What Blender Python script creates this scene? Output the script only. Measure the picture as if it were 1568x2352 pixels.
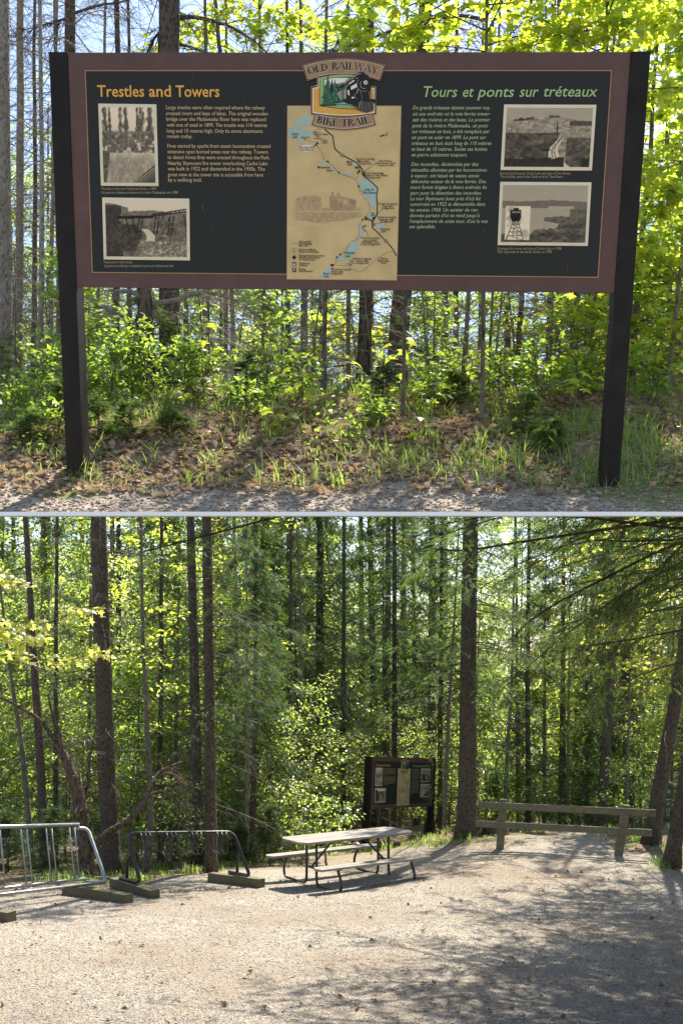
import bpy, math, random
import numpy as np
from mathutils import Vector

# ------------------------------------------------------------------ camera, sky, sun, exposure
for _o in list(bpy.data.objects):
    bpy.data.objects.remove(_o)
SC = bpy.context.scene
COL = SC.collection
FPX, VH, UC = 2600.0, 1530.0, 784.0        # focal length, horizon row and centre column (1568 x 2352 frame)
ZC = 3.8                                   # eye height above the clearing
cam_d = bpy.data.cameras.new('camera')
cam = bpy.data.objects.new('camera', cam_d)
COL.objects.link(cam)
cam.location = (0, 0, ZC)
cam.rotation_euler = (math.radians(90), 0, 0)
cam_d.sensor_fit = 'AUTO'
cam_d.sensor_width = 36
cam_d.lens = 36 * FPX / 2352
cam_d.shift_y = (VH - 1176) / 2352
cam_d.clip_start = 0.1
cam_d.clip_end = 2000
SC.camera = cam

SUN_EL, SUN_AZ = math.radians(57), math.radians(24)
world = bpy.data.worlds.new('World')
SC.world = world
world.use_nodes = True
wn = world.node_tree
wn.nodes.clear()
w_out = wn.nodes.new('ShaderNodeOutputWorld')
w_bg = wn.nodes.new('ShaderNodeBackground')
w_sky = wn.nodes.new('ShaderNodeTexSky')
w_sky.sky_type = 'NISHITA'
w_sky.sun_disc = False
w_sky.sun_elevation = SUN_EL
w_sky.sun_rotation = SUN_AZ
w_sky.dust_density = 1.0
w_bg.inputs['Strength'].default_value = 0.115
wn.links.new(w_sky.outputs[0], w_bg.inputs['Color'])
wn.links.new(w_bg.outputs[0], w_out.inputs['Surface'])

sun_d = bpy.data.lights.new('sun', 'SUN')
sun_d.energy = 4.9
sun_d.angle = math.radians(0.55)
sun_d.color = (1.0, 0.94, 0.83)
sun = bpy.data.objects.new('sun', sun_d)
COL.objects.link(sun)
to_sun = Vector((math.sin(SUN_AZ) * math.cos(SUN_EL), math.cos(SUN_AZ) * math.cos(SUN_EL), math.sin(SUN_EL)))
sun.rotation_euler = to_sun.to_track_quat('Z', 'Y').to_euler()
sun.location = (10, 30, 40)

SC.view_settings.view_transform = 'Standard'
SC.view_settings.look = 'None'
SC.view_settings.gamma = 1
SC.view_settings.use_curve_mapping = False
SC.view_settings.exposure = 1.36
SC.cycles.max_bounces = 7
SC.cycles.diffuse_bounces = 3
SC.cycles.glossy_bounces = 2
SC.cycles.transmission_bounces = 4
SC.cycles.caustics_reflective = False
SC.cycles.caustics_refractive = False

RNG = np.random.default_rng(11)
PI = math.pi


# ------------------------------------------------------------------ helpers
def tag(o, label=None, cat=None, group=None, kind=None):
    if label: o['label'] = label
    if cat: o['category'] = cat
    if group: o['group'] = group
    if kind: o['kind'] = kind
    return o


def empty(name, loc, label, cat, group=None):
    o = bpy.data.objects.new(name, None)
    COL.objects.link(o)
    o.location = loc
    o.empty_display_size = 0.2
    return tag(o, label, cat, group)


def copy_thing(root, loc=None, rotz=None, scale=None, label=None, group=None):
    r = root.copy()
    COL.objects.link(r)
    if loc is not None: r.location = loc
    if rotz is not None: r.rotation_euler = (0, 0, rotz)
    if scale is not None: r.scale = (scale, scale, scale)
    if label: r['label'] = label
    if group: r['group'] = group
    for ch in list(root.children):
        c = ch.copy(); COL.objects.link(c); c.parent = r
        for g in list(ch.children):
            d = g.copy(); COL.objects.link(d); d.parent = c
    return r


def unit(a):
    a = np.asarray(a, float)
    return a / np.maximum(np.linalg.norm(a, axis=-1, keepdims=True), 1e-9)


class MB:
    """collects geometry and links it as ONE mesh object"""
    def __init__(self):
        self.v, self.f, self.n = [], [], 0

    def add(self, v, faces, mat=0):
        v = np.asarray(v, float).reshape(-1, 3)
        fa = np.asarray(faces, int)
        if fa.ndim == 1: fa = fa[None]
        self.v.append(v)
        self.f.append((fa + self.n, mat))
        self.n += len(v)

    def poly(self, pts, mat=0):
        self.add(pts, [list(range(len(pts)))], mat)

    def box(self, c, s, rz=0.0, mat=0, jit=0.0, ax=None):
        q = np.array([[-1, -1, -1], [1, -1, -1], [1, 1, -1], [-1, 1, -1], [-1, -1, 1], [1, -1, 1], [1, 1, 1], [-1, 1, 1]], float) * 0.5 * np.asarray(s)
        if jit: q = q + RNG.normal(0, jit, q.shape)
        if ax is not None:
            q = q @ np.asarray(ax)
        else:
            ca, sa = math.cos(rz), math.sin(rz)
            q = np.stack([q[:, 0] * ca - q[:, 1] * sa, q[:, 0] * sa + q[:, 1] * ca, q[:, 2]], 1)
        self.add(q + np.asarray(c), [[0, 3, 2, 1], [4, 5, 6, 7], [0, 1, 5, 4], [1, 2, 6, 5], [2, 3, 7, 6], [3, 0, 4, 7]], mat)

    def tube(self, pts, rad, n=8, cap=True, mat=0, rough=0.0):
        pts = np.asarray(pts, float)
        m = len(pts)
        rad = np.full(m, rad) if np.isscalar(rad) else np.asarray(rad, float)
        tan = unit(np.gradient(pts, axis=0))
        ref = np.array([0, 0, 1.0]) if abs(tan[0, 2]) < 0.9 else np.array([1.0, 0, 0])
        a = unit(np.cross(tan[0], ref))
        A = [a]
        for i in range(1, m):
            a = A[-1] - tan[i] * np.dot(A[-1], tan[i])
            A.append(unit(a))
        A = np.array(A); B = np.cross(tan, A)
        th = np.arange(n) * 2 * PI / n
        rr = rad[:, None] * np.ones((1, n))
        if rough:
            rr = rr * (1 + rough * (RNG.normal(0, 1, (m, n)) * 0.5 + RNG.normal(0, 1, (1, n)) * 0.5))
        v = pts[:, None] + rr[..., None] * (np.cos(th)[None, :, None] * A[:, None] + np.sin(th)[None, :, None] * B[:, None])
        i, j = np.meshgrid(np.arange(m - 1), np.arange(n), indexing='ij')
        k = (j + 1) % n
        fa = np.stack([i * n + j, i * n + k, (i + 1) * n + k, (i + 1) * n + j], -1).reshape(-1, 4)
        n0 = self.n
        self.add(v.reshape(-1, 3), fa, mat)
        if cap:
            self.f.append((np.array([list(range(n0 + n - 1, n0 - 1, -1))]), mat))
            self.f.append((np.array([list(range(n0 + (m - 1) * n, n0 + m * n))]), mat))

    def twigs(self, P0, D, L, r, droop, nseg=3, mat=0, wig=0.04, ns=3):
        """M thin curved twigs at once; returns a function giving points along them"""
        P0 = np.asarray(P0, float); D = unit(D); M = len(P0)
        if M == 0: return None
        L = np.broadcast_to(np.asarray(L, float), (M,)); r = np.broadcast_to(np.asarray(r, float), (M,)); droop = np.broadcast_to(np.asarray(droop, float), (M,))
        t = np.linspace(0, 1, nseg + 1)
        W = RNG.normal(0, wig, (M, 3))

        def at(idx, tt):
            tt = np.asarray(tt)[:, None]
            l = L[idx][:, None]
            p = P0[idx] + D[idx] * l * tt + W[idx] * l * np.sin(tt * PI * 1.5)
            p[:, 2] -= (droop[idx] * L[idx] * tt[:, 0] ** 2)
            return p
        idx = np.repeat(np.arange(M), nseg + 1)
        P = at(idx, np.tile(t, M)).reshape(M, nseg + 1, 3)
        ref = np.where(np.abs(D[:, 2:3]) < 0.9, np.array([[0, 0, 1.0]]), np.array([[1.0, 0, 0]]))
        A = unit(np.cross(D, ref)); B = np.cross(D, A)
        th = np.arange(ns) * 2 * PI / ns
        ring = np.cos(th)[None, :, None] * A[:, None] + np.sin(th)[None, :, None] * B[:, None]
        rr = r[:, None] * (1 - 0.82 * t)[None]
        v = P[:, :, None] + rr[:, :, None, None] * ring[:, None]
        m_, i, j = np.meshgrid(np.arange(M), np.arange(nseg), np.arange(ns), indexing='ij')
        k = (j + 1) % ns
        b = m_ * (nseg + 1) * ns
        fa = np.stack([b + i * ns + j, b + i * ns + k, b + (i + 1) * ns + k, b + (i + 1) * ns + j], -1).reshape(-1, 4)
        self.add(v.reshape(-1, 3), fa, mat)
        return at

    def scatter(self, tpl, pos, X, Z, s, mat=0):
        tv, tf = tpl
        pos = np.asarray(pos, float); M = len(pos)
        if M == 0: return
        X = unit(X); Z = np.asarray(Z, float)
        Y = unit(np.cross(Z, X)); Z = np.cross(X, Y)
        s = np.broadcast_to(np.asarray(s, float), (M,))
        v = pos[:, None] + s[:, None, None] * (tv[None, :, 0:1] * X[:, None] + tv[None, :, 1:2] * Y[:, None] + tv[None, :, 2:3] * Z[:, None])
        b = (np.arange(M) * len(tv))[:, None, None]
        groups = {}
        for q in tf: groups.setdefault(len(q), []).append(q)
        n0 = self.n
        self.v.append(v.reshape(-1, 3)); self.n += M * len(tv)
        for k, g in groups.items():
            self.f.append(((np.array(g)[None] + b).reshape(-1, k) + n0, mat))

    def build(self, name, mats, parent=None, smooth=False, origin=None):
        me = bpy.data.meshes.new(name)
        v = np.concatenate(self.v) if self.v else np.zeros((0, 3))
        if origin is not None: v = v - np.asarray(origin)
        me.vertices.add(len(v)); me.vertices.foreach_set('co', v.astype(np.float32).ravel())
        li = np.concatenate([f.ravel() for f, m in self.f]).astype(np.int32)
        ct = np.concatenate([np.full(len(f), f.shape[1]) for f, m in self.f]).astype(np.int32)
        mi = np.concatenate([np.full(len(f), m) for f, m in self.f]).astype(np.int32)
        st = np.concatenate([[0], np.cumsum(ct)[:-1]]).astype(np.int32)
        me.loops.add(len(li)); me.loops.foreach_set('vertex_index', li)
        me.polygons.add(len(ct)); me.polygons.foreach_set('loop_start', st)
        me.polygons.foreach_set('material_index', mi)
        me.polygons.foreach_set('use_smooth', np.full(len(ct), bool(smooth)))
        if not isinstance(mats, (list, tuple)): mats = [mats]
        for m in mats: me.materials.append(m)
        me.update(calc_edges=True)
        o = bpy.data.objects.new(name, me)
        COL.objects.link(o)
        if parent is not None:
            o.parent = parent
        return o


def ray(u, v, D):
    """world point at depth D on the line of sight through (u, v)"""
    u = np.asarray(u, float); v = np.asarray(v, float); D = np.asarray(D, float)
    return np.stack([(u - UC) / FPX * D, D + 0 * u, ZC - (v - VH) / FPX * D], -1)


# value noise
def vnoise(x, y, seed=0):
    x = np.asarray(x, float); y = np.asarray(y, float)
    xi = np.floor(x).astype(np.int64); yi = np.floor(y).astype(np.int64)
    fx = x - xi; fy = y - yi
    fx = fx * fx * (3 - 2 * fx); fy = fy * fy * (3 - 2 * fy)

    def h(a, b):
        n = (a * 374761393 + b * 668265263 + seed * 1442695041) & 0x7fffffff
        n = ((n ^ (n >> 13)) * 1274126177) & 0x7fffffff
        return ((n ^ (n >> 16)) & 0xffff) / 65535.0
    return (h(xi, yi) * (1 - fx) + h(xi + 1, yi) * fx) * (1 - fy) + (h(xi, yi + 1) * (1 - fx) + h(xi + 1, yi + 1) * fx) * fy


def fbm(x, y, seed=0, oct=4):
    s = 0; a = 0.5; t = 0
    for i in range(oct):
        s = s + a * vnoise(x * 2 ** i, y * 2 ** i, seed + i * 17); t += a; a *= 0.55
    return s / t


def sstep(a, b, x):
    t = np.clip((np.asarray(x, float) - a) / (b - a), 0, 1)
    return t * t * (3 - 2 * t)


# ------------------------------------------------------------------ materials
def nodes(name):
    m = bpy.data.materials.new(name)
    m.use_nodes = True
    nt = m.node_tree
    nt.nodes.clear()
    out = nt.nodes.new('ShaderNodeOutputMaterial')
    return m, nt, out


def N(nt, typ, **kw):
    n = nt.nodes.new(typ)
    for k, v in kw.items():
        if k.startswith('i_'):
            key = k[2:].replace('_', ' ')
            n.inputs[key].default_value = v
        else:
            setattr(n, k, v)
    return n


def ramp(nt, src, stops):
    r = nt.nodes.new('ShaderNodeValToRGB')
    el = r.color_ramp.elements
    while len(el) < len(stops): el.new(0.5)
    for e, (p, c) in zip(el, stops):
        e.position = p
        e.color = (c[0], c[1], c[2], 1) if not np.isscalar(c) else (c, c, c, 1)
    nt.links.new(src, r.inputs[0])
    return r.outputs[0]


def mixc(nt, fac, a, b, mode='MIX'):
    m = nt.nodes.new('ShaderNodeMix')
    m.data_type = 'RGBA'; m.blend_type = mode
    for s, val in ((m.inputs[0], fac), (m.inputs[6], a), (m.inputs[7], b)):
        if hasattr(val, 'is_linked') or hasattr(val, 'node'): nt.links.new(val, s)
        elif np.isscalar(val): s.default_value = val
        else: s.default_value = (val[0], val[1], val[2], 1)
    return m.outputs[2]


def coords(nt, scale=(1, 1, 1), rnd=True, obj=True):
    tc = N(nt, 'ShaderNodeTexCoord')
    mp = N(nt, 'ShaderNodeMapping')
    mp.inputs['Scale'].default_value = scale
    nt.links.new(tc.outputs['Object'], mp.inputs[0])
    if rnd:
        oi = N(nt, 'ShaderNodeObjectInfo')
        mu = N(nt, 'ShaderNodeMath', operation='MULTIPLY'); mu.inputs[1].default_value = 37.0
        nt.links.new(oi.outputs['Random'], mu.inputs[0])
        nt.links.new(mu.outputs[0], mp.inputs['Location'])
    return mp.outputs[0]


def tex_noise(nt, vec, scale, detail=4, rough=0.55, out='Fac'):
    n = N(nt, 'ShaderNodeTexNoise')
    n.inputs['Scale'].default_value = scale; n.inputs['Detail'].default_value = detail; n.inputs['Roughness'].default_value = rough
    nt.links.new(vec, n.inputs['Vector'])
    return n.outputs[out]


def tex_vor(nt, vec, scale, out='Distance', feature='F1'):
    n = N(nt, 'ShaderNodeTexVoronoi', feature=feature)
    n.inputs['Scale'].default_value = scale
    nt.links.new(vec, n.inputs['Vector'])
    return n.outputs[out]


def bump(nt, h, strength=0.5, dist=0.02):
    b = N(nt, 'ShaderNodeBump')
    b.inputs['Strength'].default_value = strength; b.inputs['Distance'].default_value = dist
    nt.links.new(h, b.inputs['Height'])
    return b.outputs[0]


def principled(nt, out, col, rough=0.8, metal=0.0, nrm=None, spec=0.3):
    p = N(nt, 'ShaderNodeBsdfPrincipled')
    for key, val in (('Base Color', col), ('Roughness', rough), ('Metallic', metal)):
        s = p.inputs[key]
        if hasattr(val, 'node'): nt.links.new(val, s)
        elif np.isscalar(val): s.default_value = val
        else: s.default_value = (val[0], val[1], val[2], 1)
    p.inputs['Specular IOR Level'].default_value = spec
    if nrm is not None: nt.links.new(nrm, p.inputs['Normal'])
    nt.links.new(p.outputs[0], out.inputs[0])
    return p


def mat_plain(name, col, rough=0.6, metal=0.0, spec=0.3, var=0.12, nscale=9.0, bmp=0.0):
    m, nt, out = nodes(name)
    v = coords(nt)
    n = tex_noise(nt, v, nscale, 5)
    c = ramp(nt, n, [(0.3, [x * (1 - var) for x in col]), (0.7, [min(1, x * (1 + var)) for x in col])])
    nb = bump(nt, n, bmp, 0.01) if bmp else None
    principled(nt, out, c, rough, metal, nb, spec)
    return m


def mat_bark(name, dark, mid, light, stretch=0.25, scale=14, lichen=0.35, bmp=0.9):
    m, nt, out = nodes(name)
    v = coords(nt, (1, 1, stretch))
    n1 = tex_noise(nt, v, scale, 6, 0.65)
    vr = tex_vor(nt, v, scale * 1.3)
    h = N(nt, 'ShaderNodeMath', operation='ADD')
    nt.links.new(n1, h.inputs[0]); nt.links.new(vr, h.inputs[1])
    c = ramp(nt, h.outputs[0], [(0.45, dark), (0.8, mid), (1.15 if False else 1.0, light)])
    v2 = coords(nt, (1, 1, 0.8))
    n2 = tex_noise(nt, v2, 5.0, 6, 0.7)
    fac = ramp(nt, n2, [(0.56, 0.0), (0.66, lichen)])
    c = mixc(nt, fac, c, (0.30, 0.31, 0.27))
    nb = bump(nt, h.outputs[0], bmp, 0.03)
    principled(nt, out, c, 0.95, 0, nb, 0.1)
    return m


def mat_leaf(name, a, b, trans, tfac=0.5, rough=0.5, spec_w=0.06):
    """thin leaf: diffuse + light shining through, colour differs leaf by leaf"""
    m, nt, out = nodes(name)
    g = N(nt, 'ShaderNodeNewGeometry')
    oi = N(nt, 'ShaderNodeObjectInfo')
    c1 = mixc(nt, g.outputs['Random Per Island'], a, b)
    hs = N(nt, 'ShaderNodeHueSaturation')
    mr = N(nt, 'ShaderNodeMapRange')
    mr.inputs[3].default_value = 0.75; mr.inputs[4].default_value = 1.25
    nt.links.new(oi.outputs['Random'], mr.inputs[0])
    nt.links.new(mr.outputs[0], hs.inputs['Value'])
    nt.links.new(c1, hs.inputs['Color'])
    d = N(nt, 'ShaderNodeBsdfDiffuse')
    nt.links.new(hs.outputs[0], d.inputs[0])
    t = N(nt, 'ShaderNodeBsdfTranslucent')
    t2 = mixc(nt, g.outputs['Random Per Island'], trans, [trans[0] * 0.6, trans[1] * 0.8, trans[2] * 0.9])
    nt.links.new(t2, t.inputs[0])
    mx = N(nt, 'ShaderNodeMixShader'); mx.inputs[0].default_value = tfac
    nt.links.new(d.outputs[0], mx.inputs[1]); nt.links.new(t.outputs[0], mx.inputs[2])
    gl = N(nt, 'ShaderNodeBsdfGlossy'); gl.inputs['Roughness'].default_value = rough
    mx2 = N(nt, 'ShaderNodeMixShader'); mx2.inputs[0].default_value = spec_w
    nt.links.new(mx.outputs[0], mx2.inputs[1]); nt.links.new(gl.outputs[0], mx2.inputs[2])
    nt.links.new(mx2.outputs[0], out.inputs[0])
    return m


M = {}
M['bark'] = mat_bark('spruce_bark', (0.040, 0.029, 0.020), (0.070, 0.053, 0.038), (0.125, 0.102, 0.078), stretch=0.35, scale=34, lichen=0.14)
M['bark_pale'] = mat_bark('pale_bark', (0.13, 0.105, 0.08), (0.22, 0.185, 0.145), (0.34, 0.30, 0.245), stretch=0.35, scale=34, lichen=0.18)
M['bark_red'] = mat_bark('cedar_bark', (0.022, 0.015, 0.011), (0.070, 0.049, 0.034), (0.16, 0.12, 0.085), stretch=0.16, scale=26, lichen=0.12)
M['bark_birch'] = mat_bark('birch_bark', (0.10, 0.09, 0.08), (0.50, 0.48, 0.44), (0.68, 0.66, 0.62), stretch=2.0, scale=7, lichen=0.0, bmp=0.3)
M['bark_thin'] = mat_bark('sapling_bark', (0.05, 0.042, 0.03), (0.11, 0.095, 0.07), (0.18, 0.16, 0.12), scale=25, lichen=0.2, bmp=0.4)
M['twig'] = mat_plain('twig_wood', (0.085, 0.068, 0.052), 0.9, var=0.35, nscale=20)
M['twig_pale'] = mat_plain('dry_twig_wood', (0.24, 0.20, 0.15), 0.9, var=0.3, nscale=20)
M['needle'] = mat_leaf('spruce_needles', (0.036, 0.062, 0.022), (0.068, 0.10, 0.032), (0.16, 0.24, 0.05), 0.36, 0.5, 0.018)
M['needle_lit'] = mat_leaf('sunlit_needles', (0.060, 0.10, 0.026), (0.095, 0.14, 0.036), (0.24, 0.33, 0.06), 0.42, 0.5, 0.02)  # lighter copy of the needle green, sunlight put into the colour
M['needle_blue'] = mat_leaf('fir_needles', (0.035, 0.075, 0.05), (0.06, 0.11, 0.075), (0.10, 0.18, 0.08), 0.3, 0.4, 0.10)
M['maple'] = mat_leaf('spring_maple_leaf', (0.115, 0.155, 0.022), (0.16, 0.19, 0.03), (0.78, 0.80, 0.07), 0.70, 0.45, 0.05)
M['maple_gold'] = mat_leaf('golden_maple_leaf', (0.12, 0.14, 0.02), (0.12, 0.15, 0.03), (0.95, 0.86, 0.13), 0.75, 0.45, 0.05)
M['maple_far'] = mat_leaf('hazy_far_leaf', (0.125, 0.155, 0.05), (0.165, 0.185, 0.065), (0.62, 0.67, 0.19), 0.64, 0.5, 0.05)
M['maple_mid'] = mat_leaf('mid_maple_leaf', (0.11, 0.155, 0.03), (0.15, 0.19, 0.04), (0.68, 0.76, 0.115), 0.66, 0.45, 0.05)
M['leaf'] = mat_leaf('green_leaf', (0.085, 0.15, 0.028), (0.13, 0.19, 0.035), (0.54, 0.68, 0.075), 0.60, 0.4, 0.07)
M['grass'] = mat_leaf('grass_blade', (0.08, 0.14, 0.03), (0.13, 0.18, 0.05), (0.55, 0.68, 0.09), 0.56, 0.4, 0.05)
M['dead_leaf'] = mat_leaf('dead_leaf', (0.33, 0.21, 0.125), (0.56, 0.43, 0.31), (0.5, 0.32, 0.17), 0.3, 0.5, 0.04)
M['dead_leaf_dim'] = mat_leaf('old_dead_leaf', (0.17, 0.105, 0.06), (0.30, 0.21, 0.14), (0.25, 0.15, 0.08), 0.2, 0.5, 0.04)
M['stone'] = None


def mat_stone(name='gravel_stone', tint=(1, 1, 1)):
    m, nt, out = nodes(name)
    g = N(nt, 'ShaderNodeNewGeometry')
    c = ramp(nt, g.outputs['Random Per Island'], [(0.0, (0.17, 0.155, 0.14)), (0.35, (0.27, 0.25, 0.235)), (0.6, (0.36, 0.32, 0.28)), (0.85, (0.30, 0.25, 0.215)), (1.0, (0.46, 0.44, 0.41))])
    v = coords(nt, rnd=False)
    n = tex_noise(nt, v, 60, 3)
    c = mixc(nt, 0.25, c, ramp(nt, n, [(0.3, 0.15), (0.7, 0.5)]))
    c = mixc(nt, 1.0, c, tint, 'MULTIPLY')
    principled(nt, out, c, 0.85, 0, None, 0.25)
    return m


M['stone'] = mat_stone()
M['grit'] = mat_stone('warm_grit', (1.0, 0.86, 0.70))
M['steel_black'] = mat_plain('black_painted_steel', (0.018, 0.017, 0.018), 0.38, 0, 0.5, 0.15)
M['steel_brown'] = mat_plain('dark_brown_steel', (0.032, 0.026, 0.024), 0.42, 0, 0.5, 0.2)
M['galv'] = mat_plain('galvanised_steel', (0.33, 0.35, 0.36), 0.42, 0.85, 0.5, 0.18, 14)


def mat_wood(name, dark, light, green=None, gfac=0.0, scale=(2.0, 30, 30), rough=0.85):
    m, nt, out = nodes(name)
    v = coords(nt, scale)
    n = tex_noise(nt, v, 1.6, 6, 0.65)
    c = ramp(nt, n, [(0.3, dark), (0.68, light)])
    v2 = coords(nt, (1, 1, 1))
    n2 = tex_noise(nt, v2, 3.0, 5, 0.6)
    if green is not None:
        c = mixc(nt, ramp(nt, n2, [(0.42, 0.0), (0.62, gfac)]), c, green)
    n3 = tex_noise(nt, v2, 11.0, 4, 0.6)
    c = mixc(nt, ramp(nt, n3, [(0.6, 0.0), (0.7, 0.35)]), c, [x * 0.5 for x in dark])
    nb = bump(nt, n, 0.5, 0.01)
    principled(nt, out, c, rough, 0, nb, 0.2)
    return m


M['table_wood'] = mat_wood('weathered_grey_board', (0.17, 0.15, 0.125), (0.36, 0.325, 0.28))
M['fence_wood'] = mat_wood('weathered_fence_wood', (0.13, 0.107, 0.073), (0.27, 0.23, 0.165), (0.12, 0.125, 0.07), 0.5)
M['timber'] = mat_wood('green_treated_timber', (0.085, 0.072, 0.043), (0.185, 0.16, 0.10), (0.12, 0.125, 0.055), 0.55)
M['post_black'] = mat_plain('stained_black_post', (0.013, 0.011, 0.010), 0.6, 0, 0.22, 0.45, 5, 0.2)
M['divider'] = mat_plain('divider_white', (0.90, 0.90, 0.88), 0.9, 0, 0.2, 0.02, 12)
M['rock'] = mat_plain('rough_stone', (0.22, 0.21, 0.19), 0.95, 0, 0.2, 0.35, 3, 0.8)
M['moss'] = mat_plain('moss', (0.075, 0.095, 0.022), 0.95, 0, 0.1, 0.4, 20, 0.8)


# ------------------------------------------------------------------ the lie of the land
def G(x, y):
    x = np.asarray(x, float); y = np.asarray(y, float)
    a = np.interp(y, [-40, 0, 11, 21, 30, 33, 45, 60, 95, 160], [1.5, 0.75, 0.30, -0.10, -1.18, -1.25, -3.0, -4.5, 5.5, 8.0])
    b = np.interp(y, [-40, 0, 11, 18, 22, 26, 30, 40, 60, 95, 160], [1.5, 0.75, 0.30, 0.10, 0.13, 0.05, -0.7, -2.5, -4.5, 1.5, 3.0])
    k = sstep(25.5, 29.5, y)
    w = sstep(-0.8, 3.2, x) * (1 - k) + sstep(2.4, 4.6, x) * k
    lft = np.interp(y, [21.3, 26, 40], [0, -0.25, 0.0]) * sstep(-1.5, -4, x)
    bumps = (fbm(x * 0.5 + 50, y * 0.5 + 50, 3, 3) - 0.5) * np.interp(y, [20, 30], [0.05, 0.5])
    return a * (1 - w) + b * w + lft + bumps


def ground_hit(u, v, h=0.0):
    """where the line of sight through (u, v) meets the clearing (h above it)"""
    D = np.linspace(8, 60, 4000)
    p = ray(np.full_like(D, u), np.full_like(D, v), D)
    d = p[:, 2] - (G(p[:, 0], p[:, 1]) + h)
    i = int(np.argmax(d <= 0)) if (d <= 0).any() else len(D) - 1
    return p[i]


EDGE = [(-500, 2120), (0, 2062), (150, 2042), (290, 2032), (480, 2004), (600, 1985), (700, 1970), (830, 1955), (985, 1944), (1080, 1936), (1140, 1934),
        (1180, 1915), (1290, 1909), (1390, 1912), (1410, 1950), (1500, 1965), (1530, 2000), (1580, 2030), (1700, 2060), (2300, 2200), (2300, 2352)]
clear_poly = [ground_hit(u, v)[:2] for u, v in EDGE]
clear_poly = np.array(clear_poly + [(9, 6), (9, -20), (-9, -20), (-9, 6)])


def poly_dist(px, py, poly):
    """signed distance to the polygon, positive inside"""
    inside = np.zeros(px.shape, bool); dm = np.full(px.shape, 1e9)
    n = len(poly)
    for i in range(n):
        x1, y1 = poly[i]; x2, y2 = poly[(i + 1) % n]
        c = (y1 > py) != (y2 > py)
        with np.errstate(divide='ignore', invalid='ignore'):
            xi = (x2 - x1) * (py - y1) / (y2 - y1 if y2 != y1 else 1e-9) + x1
        inside ^= c & (px < xi)
        dx, dy = x2 - x1, y2 - y1
        t = np.clip(((px - x1) * dx + (py - y1) * dy) / max(dx * dx + dy * dy, 1e-9), 0, 1)
        dm = np.minimum(dm, np.hypot(px - x1 - t * dx, py - y1 - t * dy))
    return np.where(inside, dm, -dm)


def clear_mask(x, y):
    n = fbm(x * 1.1 + 9, y * 1.1 + 3, 5, 4) - 0.5
    return sstep(-0.35, 0.35, poly_dist(np.asarray(x, float), np.asarray(y, float), clear_poly) + n * 1.4)


def attr(o, name, vals):
    a = o.data.attributes.new(name, 'FLOAT', 'POINT')
    a.data.foreach_set('value', np.asarray(vals, np.float32).ravel())


def mat_ground():
    m, nt, out = nodes('gravel_and_forest_floor')
    v = coords(nt, rnd=False)
    at = N(nt, 'ShaderNodeAttribute'); at.attribute_name = 'clear'
    # gravel and chips
    vo = N(nt, 'ShaderNodeTexVoronoi'); vo.inputs['Scale'].default_value = 46
    nt.links.new(v, vo.inputs['Vector'])
    chip = ramp(nt, vo.outputs['Color'], [(0.1, (0.085, 0.073, 0.06)), (0.4, (0.26, 0.228, 0.185)), (0.75, (0.37, 0.33, 0.275)), (1.0, (0.56, 0.515, 0.45))])
    n1 = tex_noise(nt, v, 0.7, 5)
    dust = ramp(nt, n1, [(0.38, (0.30, 0.26, 0.198)), (0.62, (0.225, 0.186, 0.136))])
    grav = mixc(nt, 0.36, chip, dust)
    n2 = tex_noise(nt, v, 7, 6, 0.7)
    grav = mixc(nt, ramp(nt, n2, [(0.55, 0.0), (0.72, 0.45)]), grav, (0.17, 0.12, 0.085))
    n5 = tex_noise(nt, v, 0.28, 6, 0.65)
    grav = mixc(nt, ramp(nt, n5, [(0.44, 0.0), (0.60, 0.65)]), grav, (0.215, 0.162, 0.108))
    n6 = tex_noise(nt, v, 2.6, 5, 0.65)
    grav = mixc(nt, ramp(nt, n6, [(0.56, 0.0), (0.70, 0.5)]), grav, (0.135, 0.103, 0.072))
    # forest floor
    vo2 = N(nt, 'ShaderNodeTexVoronoi'); vo2.inputs['Scale'].default_value = 16
    nt.links.new(v, vo2.inputs['Vector'])
    lit = ramp(nt, vo2.outputs['Color'], [(0.1, (0.07, 0.05, 0.032)), (0.5, (0.17, 0.115, 0.07)), (0.9, (0.29, 0.21, 0.14))])
    n3 = tex_noise(nt, v, 1.1, 5)
    lit = mixc(nt, ramp(nt, n3, [(0.48, 0.0), (0.6, 0.8)]), lit, (0.055, 0.085, 0.02))
    c = mixc(nt, at.outputs['Fac'], lit, grav)
    hsum = N(nt, 'ShaderNodeMath', operation='ADD')
    nt.links.new(vo.outputs['Distance'], hsum.inputs[0]); nt.links.new(n2, hsum.inputs[1])
    nb = bump(nt, hsum.outputs[0], 0.7, 0.02)
    principled(nt, out, c, 0.95, 0, nb, 0.15)
    return m


xs = np.concatenate([np.linspace(-170, -13, 24), np.linspace(-12.8, 12.8, 172), np.linspace(13, 170, 24)])
ys = np.concatenate([np.linspace(-40, 6, 10), np.linspace(6.2, 46, 266), np.linspace(47, 170, 70)])
gx, gy = np.meshgrid(xs, ys)
gb = MB()


def grid_faces(ny, nx):
    i, j = np.meshgrid(np.arange(ny - 1), np.arange(nx - 1), indexing='ij')
    a = i * nx + j
    return np.stack([a, a + 1, a + nx + 1, a + nx], -1).reshape(-1, 4)


gz = G(gx, gy)
gb.add(np.stack([gx, gy, gz], -1).reshape(-1, 3), grid_faces(len(ys), len(xs)))
ground = gb.build('ground', mat_ground(), smooth=True)
attr(ground, 'clear', clear_mask(gx, gy))
tag(ground, 'gravel clearing running out into brown forest floor', kind='structure')

# ------------------------------------------------------------------ the upper terrace that carries the large sign
TY0, TY1, TX = 7.0, 14.0, 7.4
TZ0 = ZC + 0.950


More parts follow.
